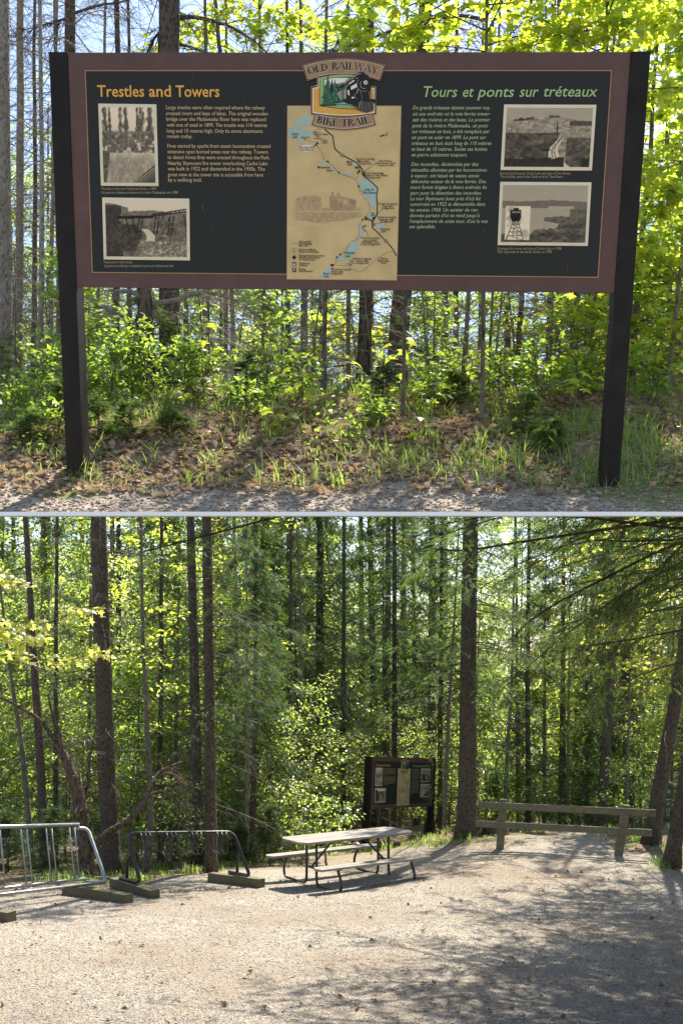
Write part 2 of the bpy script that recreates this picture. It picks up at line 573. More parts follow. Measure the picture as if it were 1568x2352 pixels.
def T(x, y):
    x = np.asarray(x, float); y = np.asarray(y, float)
    z = np.interp(y, [7.0, 7.57, 8.2, 9.5, 10.6, 14.0], [0.950, 1.237, 1.60, 2.28, 2.50, 2.80])
    k = sstep(7.02, 7.5, y)
    return ZC + z + k * ((fbm(x * 1.3, y * 1.3, 8, 4) - 0.5) * 0.16 + (fbm(x * 6, y * 6, 9, 2) - 0.5) * 0.03)


def terrace_hit(u, v, h=0.0):
    D = np.linspace(TY0, TY1, 3000)
    p = ray(np.full_like(D, u), np.full_like(D, v), D)
    d = p[:, 2] - (T(p[:, 0], p[:, 1]) + h)
    i = int(np.argmax(d <= 0)) if (d <= 0).any() else len(D) - 1
    return p[i]


def mat_terrace():
    m, nt, out = nodes('needle_litter_and_gravel')
    v = coords(nt, rnd=False)
    at = N(nt, 'ShaderNodeAttribute'); at.attribute_name = 'front'
    ms = N(nt, 'ShaderNodeAttribute'); ms.attribute_name = 'mossy'
    vo = N(nt, 'ShaderNodeTexVoronoi'); vo.inputs['Scale'].default_value = 55
    nt.links.new(v, vo.inputs['Vector'])
    grav = ramp(nt, vo.outputs['Color'], [(0.1, (0.19, 0.155, 0.125)), (0.5, (0.36, 0.30, 0.245)), (0.9, (0.52, 0.46, 0.39))])
    vo2 = N(nt, 'ShaderNodeTexVoronoi'); vo2.inputs['Scale'].default_value = 26
    nt.links.new(v, vo2.inputs['Vector'])
    lit = ramp(nt, vo2.outputs['Color'], [(0.1, (0.10, 0.065, 0.038)), (0.5, (0.225, 0.152, 0.092)), (0.9, (0.38, 0.275, 0.18))])
    n1 = tex_noise(nt, v, 9, 6, 0.7)
    lit = mixc(nt, ramp(nt, n1, [(0.5, 0.0), (0.65, 0.5)]), lit, (0.09, 0.10, 0.03))
    c = mixc(nt, at.outputs['Fac'], lit, mixc(nt, 0.35, grav, (0.33, 0.245, 0.18)))
    c = mixc(nt, ms.outputs['Fac'], c, (0.13, 0.155, 0.03))
    nb = bump(nt, n1, 0.8, 0.02)
    principled(nt, out, c, 0.95, 0, nb, 0.1)
    return m


tx = np.linspace(-TX, TX, 248); ty = np.linspace(TY0, TY1, 118)
gx, gy = np.meshgrid(tx, ty)
tb = MB()
tb.add(np.stack([gx, gy, T(gx, gy)], -1).reshape(-1, 3), grid_faces(len(ty), len(tx)))
terrace = tb.build('terrace_ground', mat_terrace(), smooth=True)
attr(terrace, 'front', sstep(7.75, 7.35, gy + (fbm(gx * 2, gy * 2, 4, 3) - 0.5) * 0.9))
d_m = np.minimum(np.hypot((gx - 2.15) / 0.75, (gy - 7.45) / 0.40), np.hypot((gx + 1.72) / 0.32, (gy - 7.45) / 0.25))
attr(terrace, 'mossy', sstep(1.1, 0.5, d_m + (fbm(gx * 5, gy * 5, 6, 3) - 0.5) * 0.9) * 0.9)
tag(terrace, 'banked ground of needles, leaves and grit under the large sign', kind='structure')
# body of the bank below its surface (earth), the white dividing strip at its front and the side walls that carry it
eb = MB()
bx = TX - 0.002
q = [(TY0 + 0.03, TZ0 - 0.022), (TY1 - 0.01, TZ0 + 1.62), (TY1 - 0.01, ZC + 2.70), (9.5, ZC + 2.05), (7.6, ZC + 1.08)]
for s in (-1, 1):
    eb.poly([(s * bx, y, z) for y, z in (q if s > 0 else q[::-1])])
for k in range(len(q)):
    (y1, z1), (y2, z2) = q[k], q[(k + 1) % len(q)]
    eb.poly([(-bx, y1, z1), (-bx, y2, z2), (bx, y2, z2), (bx, y1, z1)])
tag(eb.build('terrace_bank', M['rock']), 'earth body of the bank', kind='structure')
lb = MB(); lb.box((0, TY0 - 0.012, TZ0 - 0.0125), (2 * TX, 0.05, 0.025))
tag(lb.build('divider_strip', M['divider']), 'thin pale kerb along the front of the bank', kind='structure')  # stands for the white bar dividing the upper scene from the lower
wb = MB()
for s in (-1, 1):
    wb.box((s * (TX + 0.42), 10.5, 2.6), (0.8, 7.4, 5.6))
tag(wb.build('side_walls', M['rock']), 'stone side walls that carry the bank', kind='structure')


# ------------------------------------------------------------------ stones, litter, grass
ico = [(0, 0, -1), (0.72, -0.53, -0.45), (-0.28, -0.85, -0.45), (-0.89, 0, -0.45), (-0.28, 0.85, -0.45), (0.72, 0.53, -0.45), (0.28, -0.85, 0.45), (-0.72, -0.53, 0.45), (-0.72, 0.53, 0.45), (0.28, 0.85, 0.45), (0.89, 0, 0.45), (0, 0, 1)]
octa = np.array([(1, 0.1, 0), (0.2, 0.9, 0.1), (-0.9, 0.3, -0.1), (-0.3, -0.8, 0.1), (0.6, -0.6, 0), (0.1, 0.1, 0.55), (0, 0, -0.5)], float)
octa_f = [(0, 1, 5), (1, 2, 5), (2, 3, 5), (3, 4, 5), (4, 0, 5), (1, 0, 6), (2, 1, 6), (3, 2, 6), (4, 3, 6), (0, 4, 6)]
STONE = (octa, octa_f)
# a curled dead leaf
dl = np.array([(-0.5, 0, 0.0), (-0.25, 0.28, 0.14), (0.05, 0.40, 0.20), (0.22, 0.20, 0.08), (0.55, 0.05, 0.10), (0.25, -0.22, 0.06), (0.0, -0.42, 0.18), (-0.28, -0.25, 0.12), (0, 0, 0)], float)
DEAD = (dl, [(0, 7, 8), (7, 6, 8), (6, 5, 8), (5, 4, 8), (4, 3, 8), (3, 2, 8), (2, 1, 8), (1, 0, 8)])


LEAF_T = (np.array([(0, 0, 0), (0.42, 0.27, -0.05), (1.0, 0, -0.12), (0.42, -0.27, -0.05)], float), [(0, 2, 1), (0, 3, 2)])


def rnd_dirs(n, flat=0.25):
    d = RNG.normal(0, 1, (n, 3)); d[:, 2] *= flat
    return unit(d)


def up_n(n, j=0.3):
    d = RNG.normal(0, j, (n, 3)); d[:, 2] = 1
    return unit(d)


def stones_on(f, pos_xy, s, name, label, mat='stone'):
    b = MB()
    x, y = pos_xy
    z = f(x, y)
    sz = s(len(x))
    b.scatter(STONE, np.stack([x, y, z + sz * 0.10], -1), rnd_dirs(len(x), 0.1), up_n(len(x), 0.35), sz)
    return tag(b.build(name, M[mat]), label, kind='stuff')


n = 68000
d = 10.0 + 11 * RNG.random(n) ** 1.9
x = (RNG.random(n) * 2 - 1) * 0.33 * d
k = clear_mask(x, d) > 0.35
stones_on(G, (x[k], d[k]), lambda n: 0.008 + 0.011 * RNG.random(n) ** 2 + (RNG.random(n) > 0.985) * 0.012, 'gravel', 'loose gravel and chips over the clearing')
n = 6500
y = 7.0 + 0.9 * RNG.random(n) ** 1.6 + 0.012
x = (RNG.random(n) * 2 - 1) * 2.6
stones_on(T, (x, y), lambda n: 0.007 + 0.012 * RNG.random(n) ** 2 + (RNG.random(n) > 0.97) * 0.018, 'grit', 'grit and small stones along the front of the bank', 'grit')


def litter(f, x, y, s0, s1, name, label, mat):
    b = MB()
    n = len(x)
    s = s0 + (s1 - s0) * RNG.random(n)
    b.scatter(DEAD, np.stack([x, y, f(x, y) + 0.012 + 0.25 * s * RNG.random(n)], -1), rnd_dirs(n, 0.4), up_n(n, 0.55), s)
    return tag(b.build(name, mat), label, kind='stuff')


n = 15000
y = 7.30 + 3.2 * RNG.random(n) ** 1.1
x = (RNG.random(n) * 2 - 1) * 3.0
dens = fbm(x * 1.6 + 3, y * 1.6, 21, 3) + 0.16 * np.exp(-((x - 0.5) / 0.9) ** 2 - ((y - 8.6) / 0.5) ** 2)
k = RNG.random(n) < sstep(0.34, 0.56, dens) * np.interp(y, [7.3, 7.8, 8.4], [0.4, 0.8, 1.0])
litter(T, x[k], y[k], 0.028, 0.075, 'fallen_leaves', 'brown fallen leaves lying on the bank', M['dead_leaf'])
n = 9000
y = 10.5 + 34 * RNG.random(n) ** 1.4
x = (RNG.random(n) * 2 - 1) * 0.33 * y
cm = clear_mask(x, y)
k = RNG.random(n) < np.where(cm > 0.5, 0.05, 0.9)
litter(G, x[k], y[k], 0.04, 0.09, 'fallen_leaves', 'brown fallen leaves round the clearing', M['dead_leaf_dim'])


def blades(b, base, h, lean, w, mat=0):
    """grass blades: 2 quads and a tip each"""
    n = len(base)
    a = RNG.random(n) * 2 * PI
    d = np.stack([np.cos(a), np.sin(a), np.zeros(n)], -1)
    sd = np.stack([-np.sin(a), np.cos(a), np.zeros(n)], -1)
    P = []
    for t, ww in ((0, 1), (0.5, 0.8), (1.0, 0.0)):
        c = base + np.array([0, 0, 1]) * (h * t * (1 - 0.25 * lean * t))[:, None] + d * (h * lean * t * t)[:, None]
        if ww > 0:
            P += [c - sd * (w * ww)[:, None], c + sd * (w * ww)[:, None]]
        else:
            P += [c]
    v = np.stack(P, 1)
    o = (np.arange(n) * 5)[:, None]
    n0 = b.n
    b.v.append(v.reshape(-1, 3)); b.n += n * 5
    b.f.append((np.array([[0, 1, 3, 2]]) + o + n0, mat))
    b.f.append((np.array([[2, 3, 4]]) + o + n0, mat))


def tufts(f, cx, cy, per, spread, hmin, hmax, w=0.0035):
    b_ = np.repeat(np.stack([cx, cy], -1), per, 0)
    b_ = b_ + RNG.normal(0, 1, b_.shape) * np.repeat(np.broadcast_to(spread, (len(cx),)), per)[:, None]
    hs = np.repeat(hmin + (hmax - hmin) * RNG.random(len(cx)), per) * (0.5 + 0.6 * RNG.random(len(b_)))
    base = np.stack([b_[:, 0], b_[:, 1], f(b_[:, 0], b_[:, 1]) - 0.005], -1)
    return base, hs


gb = MB()
n = 300
cy = 7.42 + 2.6 * RNG.random(n) ** 1.1; cx = (RNG.random(n) * 2 - 1) * 2.7
cr_y = 8.5 + 1.6 * RNG.random(150); cr_x = (RNG.random(150) * 2 - 1) * 2.9
cx = np.concatenate([cx, cr_x]); cy = np.concatenate([cy, cr_y])
base, hs = tufts(T, cx, cy, 16, 0.045, 0.06, 0.20)
blades(gb, base, hs, 0.2 + 0.9 * RNG.random(len(base)), 0.0022 + 0.002 * RNG.random(len(base)))
n = 9000
y = 8.0 + 2.3 * RNG.random(n); x = (RNG.random(n) * 2 - 1) * 3.1
k = fbm(x * 2.2, y * 2.2, 61, 3) > 0.52
x, y = x[k], y[k]
cb = MB()
cb.scatter(LEAF_T, np.stack([x, y, T(x, y) + 0.02 + 0.13 * RNG.random(len(x)) ** 2], -1), rnd_dirs(len(x), 0.5), up_n(len(x), 0.5), 0.025 + 0.03 * RNG.random(len(x)))
tag(cb.build('ground_cover', M['leaf']), 'small green plants covering the crest of the bank', kind='stuff')
# taller tufts by the right-hand post and at the right
pts = [(1.25, 7.62), (1.05, 7.75), (1.5, 7.9), (1.62, 7.62), (1.72, 7.55), (0.25, 7.85), (0.45, 7.75), (1.9, 8.1), (2.05, 8.3), (1.8, 8.5), (2.2, 8.2), (1.75, 8.15), (1.3, 8.3), (1.45, 8.5), (2.35, 8.0), (-0.2, 7.62), (-0.75, 7.7), (0.72, 7.55), (2.0, 8.0), (2.25, 8.4)]
pts = np.array(pts); pts = np.concatenate([pts + RNG.normal(0, 0.12, pts.shape) for _ in range(4)])
base, hs = tufts(T, pts[:, 0], pts[:, 1], 10, 0.07, 0.10, 0.28)
blades(gb, base, hs, 0.15 + 0.6 * RNG.random(len(base)), 0.003 + 0.002 * RNG.random(len(base)))
tag(gb.build('grass', M['grass']), 'tufts of bright grass on the bank below the sign', kind='stuff')
gb = MB()
n = 900
cy = 19.5 + 16 * RNG.random(n); cx = (RNG.random(n) * 2 - 1) * 0.32 * cy
dd = poly_dist(cx, cy, clear_poly)
k = (dd < 0.1) & (RNG.random(n) < np.exp(np.minimum(dd, 0) / 1.5) * 0.9 + 0.08)
base, hs = tufts(G, cx[k], cy[k], 30, 0.10, 0.10, 0.30)
blades(gb, base, hs, 0.2 + 0.7 * RNG.random(len(base)), 0.004 + 0.004 * RNG.random(len(base)))
tag(gb.build('grass', M['grass']), 'green grass round the edge of the clearing', kind='stuff')
# fallen needles and thin sticks on the bank and the clearing
sb = MB()
n = 260
y = 7.2 + 2.2 * RNG.random(n); x = (RNG.random(n) * 2 - 1) * 2.6
sb.twigs(np.stack([x, y, T(x, y) + 0.015], -1), rnd_dirs(n, 0.15), 0.10 + 0.35 * RNG.random(n) ** 2, 0.002 + 0.003 * RNG.random(n), 0, 3, mat=1, wig=0.08)
n = 3600
y = 7.02 + 2.0 * RNG.random(n); x = (RNG.random(n) * 2 - 1) * 2.6
sb.twigs(np.stack([x, y, T(x, y) + 0.008], -1), rnd_dirs(n, 0.12), 0.03 + 0.10 * RNG.random(n) ** 2, 0.0011 + 0.0015 * RNG.random(n) ** 3, 0, 2)
n = 1500
y = 10 + 11 * RNG.random(n) ** 1.5; x = (RNG.random(n) * 2 - 1) * 0.33 * y
sb.twigs(np.stack([x, y, G(x, y) + 0.012], -1), rnd_dirs(n, 0.05), 0.04 + 0.25 * RNG.random(n) ** 3, 0.0015 + 0.002 * RNG.random(n) ** 2, 0, 2, mat=1)
tag(sb.build('dry_needles', [M['twig_pale'], M['twig']]), 'fallen needles and bits of stick strewn over the ground', kind='stuff')


# ------------------------------------------------------------------ the interpretive sign
def rot3(a, b, c):
    ca, sa, cb, sb, cc, sc = math.cos(a), math.sin(a), math.cos(b), math.sin(b), math.cos(c), math.sin(c)
    Rz = np.array([[ca, -sa, 0], [sa, ca, 0], [0, 0, 1]]); Rx = np.array([[1, 0, 0], [0, cb, -sb], [0, sb, cb]]); Ry = np.array([[cc, 0, sc], [0, 1, 0], [-sc, 0, cc]])
    return Rz @ Rx @ Ry


S_R = rot3(-0.06252, 0.2386, 0.02983)
S_PB = np.array([0.0029, 7.2796, ZC + 2.4207])       # middle of the panel's lower edge
S_W, S_H, S_LEG = 3.46, 1.388, 1.24
S_O = S_PB - S_R[:, 2] * S_LEG


def sp(u, v, y=0.0):
    """point of the photograph's sign -> the sign's own plane (x, z), y = depth off the face"""
    u = np.asarray(u, float); v = np.asarray(v, float)
    d = np.stack([(u - UC) / FPX, np.ones_like(u), -(v - VH) / FPX], -1)
    o = np.array([0, 0, ZC]) - S_O
    dl_, ol = d @ S_R, o @ S_R
    k = (0.0 - ol[1]) / dl_[..., 1]
    p = ol + dl_ * k[..., None]
    p[..., 1] = y
    return p


Z1 = lambda x, y: (101.9 + 0.45 * np.asarray(x, float), 101.9 + 0.45 * np.asarray(y, float))
Z3 = lambda x, y: (885.9 + 0.40 * np.asarray(x, float), 101.9 + 0.40 * np.asarray(y, float))
Z2 = lambda x, y: (642.9 + 0.23326 * np.asarray(x, float), 117.6 + 0.23326 * np.asarray(y, float))
Z4 = lambda x, y: (689.9 + 0.13 * np.asarray(x, float), 125.4 + 0.13 * np.asarray(y, float))


def pts(z, xy, y=0.0):
    xy = np.asarray(xy, float)
    return sp(*z(xy[:, 0], xy[:, 1]), y)


def pmat(name, col, rough=0.55, var=0.05, spec=0.25):
    return mat_plain(name, col, rough, 0, spec, var, 6)


def mat_scratched(name, col, rough):
    m, nt, out = nodes(name)
    v = coords(nt, rnd=False)
    n = tex_noise(nt, v, 5, 6, 0.7)
    c = ramp(nt, n, [(0.35, col), (0.75, [x * 1.45 + 0.004 for x in col])])
    n2 = tex_noise(nt, v, 70, 3, 0.5)
    n3 = tex_noise(nt, v, 2.2, 3, 0.5)
    f = N(nt, 'ShaderNodeMath', operation='MULTIPLY')
    nt.links.new(ramp(nt, n2, [(0.66, 0.0), (0.74, 0.30)]), f.inputs[0]); nt.links.new(ramp(nt, n3, [(0.45, 0.0), (0.65, 1.0)]), f.inputs[1])
    c = mixc(nt, f.outputs[0], c, (0.16, 0.15, 0.14))
    v4 = coords(nt, (9, 9, 1), rnd=False)
    n4 = tex_noise(nt, v4, 9, 2, 0.4)
    c = mixc(nt, ramp(nt, n4, [(0.745, 0.0), (0.76, 0.18)]), c, (0.2, 0.19, 0.18))
    principled(nt, out, c, ramp(nt, n, [(0.3, rough), (0.7, rough + 0.2)]), 0, None, 0.3)
    return m


P = {
    'brown': mat_scratched('brown_sign_board', (0.090, 0.050, 0.044), 0.5),
    'black': mat_scratched('black_sign_field', (0.0135, 0.0135, 0.0130), 0.5),
    'gold': pmat('copper_line', (0.40, 0.235, 0.125)),
    'orange': pmat('orange_lettering', (0.76, 0.40, 0.085)),
    'cream': pmat('cream_lettering', (0.66, 0.50, 0.26)),
    'green': pmat('pale_green_lettering', (0.36, 0.52, 0.22)),
    'green2': pmat('soft_green_lettering', (0.45, 0.55, 0.30)),
    'tan2': pmat('tan_caption', (0.44, 0.29, 0.12)),
    'grey2': pmat('grey_green_caption', (0.34, 0.37, 0.25)),
    'paper': pmat('old_print_paper', (0.74, 0.66, 0.49), var=0.06),
    'map': pmat('tan_map_paper', (0.60, 0.45, 0.215), var=0.12),
    'lake': pmat('map_lake_blue', (0.36, 0.47, 0.43)),
    'ink': pmat('black_map_ink', (0.015, 0.014, 0.013)),
    'dust': pmat('map_grey_brown', (0.22, 0.155, 0.10)),
    'road2': pmat('map_side_road', (0.34, 0.24, 0.12)),
    'glow': pmat('map_white', (0.78, 0.70, 0.55)),
    'ban': pmat('banner_tan', (0.36, 0.215, 0.125), var=0.12),
    'ban_l': pmat('banner_edge', (0.34, 0.19, 0.11)),
    'white': pmat('emblem_white', (0.78, 0.74, 0.64)),
    'eorange': pmat('emblem_orange', (0.72, 0.36, 0.065)),
    'ray': pmat('emblem_ray', (0.80, 0.52, 0.20)),
    'egreen': pmat('emblem_green', (0.30, 0.42, 0.16)),
    'fir': pmat('emblem_fir', (0.03, 0.115, 0.065)),
    'firlight': pmat('emblem_fir_light', (0.10, 0.26, 0.15)),
    'hill': pmat('emblem_hill', (0.12, 0.20, 0.17)),
    'river': pmat('emblem_river', (0.18, 0.40, 0.65)),
    'grey': pmat('emblem_grey', (0.30, 0.27, 0.24)),
}
_tc = bpy.data.curves.new('text_source', 'FONT')
_to = bpy.data.objects.new('text_source', _tc)
COL.objects.link(_to)


def glyphs(s, shear=0.0, bold=0.0, res=2):
    _tc.body = s; _tc.size = 1.0; _tc.shear = shear; _tc.offset = bold; _tc.resolution_u = res
    _tc.fill_mode = 'FRONT'
    bpy.context.view_layer.update()
    dg = bpy.context.evaluated_depsgraph_get()
    me = bpy.data.meshes.new_from_object(_to.evaluated_get(dg))
    nv = len(me.vertices)
    v = np.zeros(nv * 3); me.vertices.foreach_get('co', v); v = v.reshape(-1, 3)
    f = [list(p.vertices) for p in me.polygons]
    bpy.data.meshes.remove(me)
    return v, f


def add_glyphs(b, v, f, fx, mat=0):
    w = fx(v[:, 0], v[:, 1])
    n0 = b.n
    b.v.append(w); b.n += len(w)
    g = {}
    for q in f: g.setdefault(len(q), []).append(q)
    for k, l in g.items(): b.f.append((np.array(l) + n0, mat))


MPX = S_W / 1264.0


def line(b, s, p0, p1, size, y=-0.006, shear=0.0, bold=0.0, mat=0):
    """one line of lettering from photograph point p0 to p1 along its baseline; size in photograph pixels"""
    v, f = glyphs(s, shear, bold)
    a, e = sp(np.array([p0[0], p1[0]]), np.array([p0[1], p1[1]]), y)
    x0, x1 = v[:, 0].min(), v[:, 0].max()
    dx = (e - a)
    L = math.hypot(dx[0], dx[2])
    ux = np.array([dx[0], 0, dx[2]]) / L; uz = np.array([-ux[2], 0, ux[0]])
    k = L / (x1 - x0); ky = size * MPX
    add_glyphs(b, v, f, lambda X, Y: np.array([a[0], y, a[2]]) + ((X - x0) * k)[:, None] * ux + (Y * ky)[:, None] * uz, mat)


def at_text(b, s, c, size, y, shear=0.0, bold=0.0, align='c', mat=0):
    v, f = glyphs(s, shear, bold)
    p = sp(np.array(c[0]), np.array(c[1]), y)
    k = size * MPX
    x0, x1 = v[:, 0].min(), v[:, 0].max()
    off = {'c': (x0 + x1) / 2, 'l': x0, 'r': x1}[align]
    add_glyphs(b, v, f, lambda X, Y: np.stack([p[0] + (X - off) * k * 0.88, np.full_like(X, y), p[2] + (Y - 0.35) * k], -1), mat)


def quad(b, z, xy, y, mat=0):
    b.poly(pts(z, xy, y), mat)


def slab(b, P4, y0, y1, mat=0):
    """a thin board: four corners (x, z) in the sign's plane between depths y0 (front) and y1"""
    f = [(p[0], y0, p[2]) for p in P4]; k = [(p[0], y1, p[2]) for p in P4]
    b.poly(f, mat); b.poly(k[::-1], mat)
    for i in range(len(f)):
        j = (i + 1) % len(f)
        b.poly([f[j], f[i], k[i], k[j]], mat)


sign = empty('trail_sign', S_O, 'large dark trail sign seen full face on the bank, on two tall black posts', 'sign')
sign.rotation_euler = __import__('mathutils').Matrix(S_R.tolist()).to_euler()

hw = S_W / 2
for s in (-1, 1):
    b = MB()
    x0, x1 = sorted((s * hw, s * (hw + 0.116)))
    slab(b, [(x0, 0, -0.12), (x1, 0, -0.12), (x1, 0, S_LEG + S_H + 0.002), (x0, 0, S_LEG + S_H + 0.002)], -0.006, 0.165)
    b.build('post', M['post_black'], sign)
b = MB()
slab(b, [(-hw + 0.002, 0, S_LEG), (hw - 0.002, 0, S_LEG), (hw - 0.002, 0, S_LEG + S_H), (-hw + 0.002, 0, S_LEG + S_H)], 0.0, 0.035)
b.build('board', P['brown'], sign)
# black field and copper line
TLp = sp(*Z1(np.array([205.]), np.array([133.])))[0]; BLp = sp(*Z1(np.array([248.]), np.array([1165.])))[0]
TRp = sp(*Z3(np.array([1293.]), np.array([148.])))[0]; BRp = sp(*Z3(np.array([1220.]), np.array([1342.])))[0]
fx0 = (TLp[0] + BLp[0]) / 2; fx1 = (TRp[0] + BRp[0]) / 2; fz1 = (TLp[2] + TRp[2]) / 2; fz0 = (BLp[2] + BRp[2]) / 2
b = MB(); b.poly([(fx0, -0.002, fz0), (fx1, -0.002, fz0), (fx1, -0.002, fz1), (fx0, -0.002, fz1)])
b.build('black_field', P['black'], sign)
b = MB(); w = 0.0055
for x0, x1, z0, z1 in ((fx0, fx1, fz1 - w, fz1), (fx0, fx1, fz0, fz0 + w), (fx0, fx0 + w, fz0 + w, fz1 - w), (fx1 - w, fx1, fz0 + w, fz1 - w)):
    b.poly([(x0, -0.004, z0), (x1, -0.004, z0), (x1, -0.004, z1), (x0, -0.004, z1)])
b.build('border_line', P['gold'], sign)

# titles
for s, x0, x1, y in (('Trestles', 273, 512, 268), ('and', 536, 648, 268), ('Towers', 672, 895, 269)):
    b = MB(); line(b, s, Z1(x0, y), Z1(x1, y), 34.5, bold=0.012); b.build('title_word', P['orange'], sign)
for s, x0, x1, y in (('Tours', 215, 408, 303), ('et', 440, 502, 303), ('ponts', 524, 734, 303), ('sur', 764, 874, 302), ('tréteaux', 904, 1212, 301)):
    b = MB(); line(b, s, Z3(x0, y), Z3(x1, y), 32, shear=0.2, bold=0.006); b.build('title_word', P['green'], sign)
EN1 = [('Large trestles were often required where the railway', 623, 1126, 332), ('crossed rivers and bays of lakes. The original wooden', 622, 1141, 362), ('bridge over the Madawaska River here was replaced', 624, 1131, 391),
       ('with one of steel in 1899. The trestle was 110 metres', 626, 1136, 421), ('long and 15 metres high. Only its stone abutments', 627, 1115, 451), ('remain today.', 628, 757, 479)]
EN2 = [('Fires started by sparks from steam locomotives created', 630, 1154, 528), ('extensive open burned areas near the railway. Towers', 630, 1142, 557), ('to detect forest fires were erected throughout the Park.', 631, 1151, 586),
       ('Nearby Skymount fire tower overlooking Cache Lake', 633, 1140, 616), ('was built in 1922 and dismantled in the 1950s. The', 632, 1126, 644), ('great view at the tower site is accessible from here', 633, 1117, 674), ('by a walking trail.', 634, 805, 701)]
for blk in (EN1, EN2):
    b = MB()
    for s, x0, x1, y in blk: line(b, s, Z1(x0, y), Z1(x1, y + 0.004 * (x1 - x0)), 11.6)
    b.build('paragraph', P['cream'], sign)['kind'] = 'stuff'
FR1 = [('De grands tréteaux étaient souvent req-', 154, 597, 375), ('uis aux endroits où la voie ferrée traver-', 154, 598, 410), ('sait des rivières et des baies. Le premier', 152, 597, 444), ('pont de la rivière Madawaska, un pont', 150, 584, 478),
       ('sur tréteaux en bois, a été remplacé par', 149, 594, 511), ('un pont en acier en 1899. Le pont sur', 149, 574, 545), ('tréteaux en bois était long de 110 mètres', 149, 604, 579), ('et haut de 15 mètres. Seules ses butées', 147, 580, 612), ('en pierre subsistent toujours.', 147, 465, 645)]
FR2 = [('Des incendies, déclenchés par des', 146, 529, 699), ('étincelles allumées par les locomotives', 145, 578, 732), ('à vapeur, ont laissé de vastes zones', 143, 534, 765), ('déboisées autour de la voie ferrée. Des', 143, 574, 798), ('tours furent érigées à divers endroits du', 141, 577, 831),
       ('parc pour la détection des incendies.', 140, 548, 864), ('La tour Skymount (tout près d’ici) fut', 140, 543, 896), ('construite en 1922 et démantelée dans', 139, 568, 928), ('les années 1950. Un sentier de ran-', 138, 530, 961), ('donnée partant d’ici se rend jusqu’à', 137, 535, 993), ('l’emplacement de cette tour, d’où la vue', 136, 582, 1026), ('est splendide.', 135, 284, 1057)]
for blk in (FR1, FR2):
    b = MB()
    for s, x0, x1, y in blk: line(b, s, Z3(x0, y), Z3(x1, y), 11.4, shear=0.2)
    b.build('paragraph', P['green2'], sign)['kind'] = 'stuff'
CAP = [(Z1, 'Wooden trestle over Madawaska River, c. 1898.', 293, 574, 744, 0), (Z1, 'Un pont sur tréteaux au-dessus de la rivière Madawaska, vers 1898.', 294, 684, 763, 1),
       (Z1, 'Replacement steel trestle.', 307, 454, 1118, 0), (Z1, 'Le pont en métal qui a remplacé le pont sur tréteaux en bois.', 309, 663, 1137, 1),
       (Z3, 'Burned land between Cache Lake and Lake of Two Rivers.', 655, 1059, 749, 0), (Z3, 'Terre brûlée, entre le lac Cache et le lac Two Rivers.', 656, 1014, 768, 1),
       (Z3, 'Skymount fire tower and view of Cache Lake in 1938.', 638, 1007, 1180, 0), (Z3, 'Tour Skymount et vue du lac Cache, en 1938.', 638, 950, 1199, 1)]
for z, s, x0, x1, y, it in CAP:
    b = MB(); line(b, s, z(x0, y), z(x1, y), 8.6, shear=0.2 if it else 0)
    b.build('caption', P['grey2' if it else 'tan2'], sign)['kind'] = 'stuff'


# ---- the old photographs: sepia prints drawn as coloured grids
def seg(X, Y, x0, y0, x1, y1, w, asp=1.0):
    dx, dy = (x1 - x0), (y1 - y0) * asp
    t = np.clip(((X - x0) * dx + (Y - y0) * asp * dy) / (dx * dx + dy * dy + 1e-9), 0, 1)
    return np.hypot(X - x0 - t * dx, (Y - y0) * asp - t * dy) < w


def img_grid(w, h):
    return np.meshgrid(np.linspace(0, 1, w), np.linspace(0, 1, h))


def photo_river(w=84, h=118):
    X, Y = img_grid(w, h)
    n = fbm(X * 14, Y * 20, 2, 4); n2 = fbm(X * 30, Y * 18, 5, 3); f = vnoise(X * 60, Y * 80, 3)
    g = 0.55 + 0.25 * (1 - Y)
    for c, wd, y1 in ((0.06, 0.07, 0.5), (0.15, 0.035, 0.5), (0.36, 0.045, 0.5), (0.46, 0.05, 0.5), (0.76, 0.07, 0.45), (0.92, 0.07, 0.5), (0.68, 0.035, 0.4)):
        br = wd * (0.25 + 1.5 * vnoise(Y * 26 + c * 50, X * 5, 7) * (0.45 + 0.9 * Y))
        m = sstep(1.25, 0.75, np.abs(X - c) / br) * (Y < y1) * (0.45 + 0.55 * sstep(0.3, 0.5, n2))
        m = np.maximum(m, (np.abs(X - c) < 0.010) * (Y < y1) * (Y > 0.02) * 0.95)
        g = g * (1 - m) + m * (0.13 + 0.12 * n2)
    band = sstep(0.28, 0.36, Y) * (Y < 0.60) * sstep(0.36, 0.52, n)
    g = g * (1 - band) + band * (0.13 + 0.22 * n2)
    for y0, x0, x1 in ((0.325, 0.10, 0.95), (0.345, 0.2, 0.9), (0.42, 0.35, 0.95), (0.46, 0.35, 0.85)):
        g = np.where(seg(X, Y, x0, y0 + 0.02, x1, y0 - 0.01, 0.012, 1.4), 0.30, g)
    for x0 in (0.42, 0.5, 0.58, 0.66, 0.74, 0.82): g = np.where(seg(X, Y, x0, 0.33, x0, 0.53, 0.008, 1.4), 0.36, g)
    riv = Y > 0.58 + 0.05 * (n - 0.5) + 0.10 * np.abs(X - 0.5)
    g = np.where(riv, 0.30 + 0.35 * n2 * (0.6 + 0.5 * vnoise(X * 22, Y * 90, 9)) + 0.12 * np.exp(-((Y - 0.62) / 0.05) ** 2), g)
    g = np.where((Y > 0.60) & (X < 0.10 - 0.2 * (Y - 0.8)), 0.12 + 0.2 * f, g)
    dk = (Y - 0.99) > -0.55 * (X - 0.58)
    g = np.where(dk & (X > 0.55), 0.10 + 0.16 * n2, g)
    for k in range(4): g = np.where(seg(X, Y, 0.6 + 0.07 * k, 1.0, 1.0, 0.80 + 0.04 * k, 0.012, 1.4), 0.42 - 0.07 * k, g)
    return g


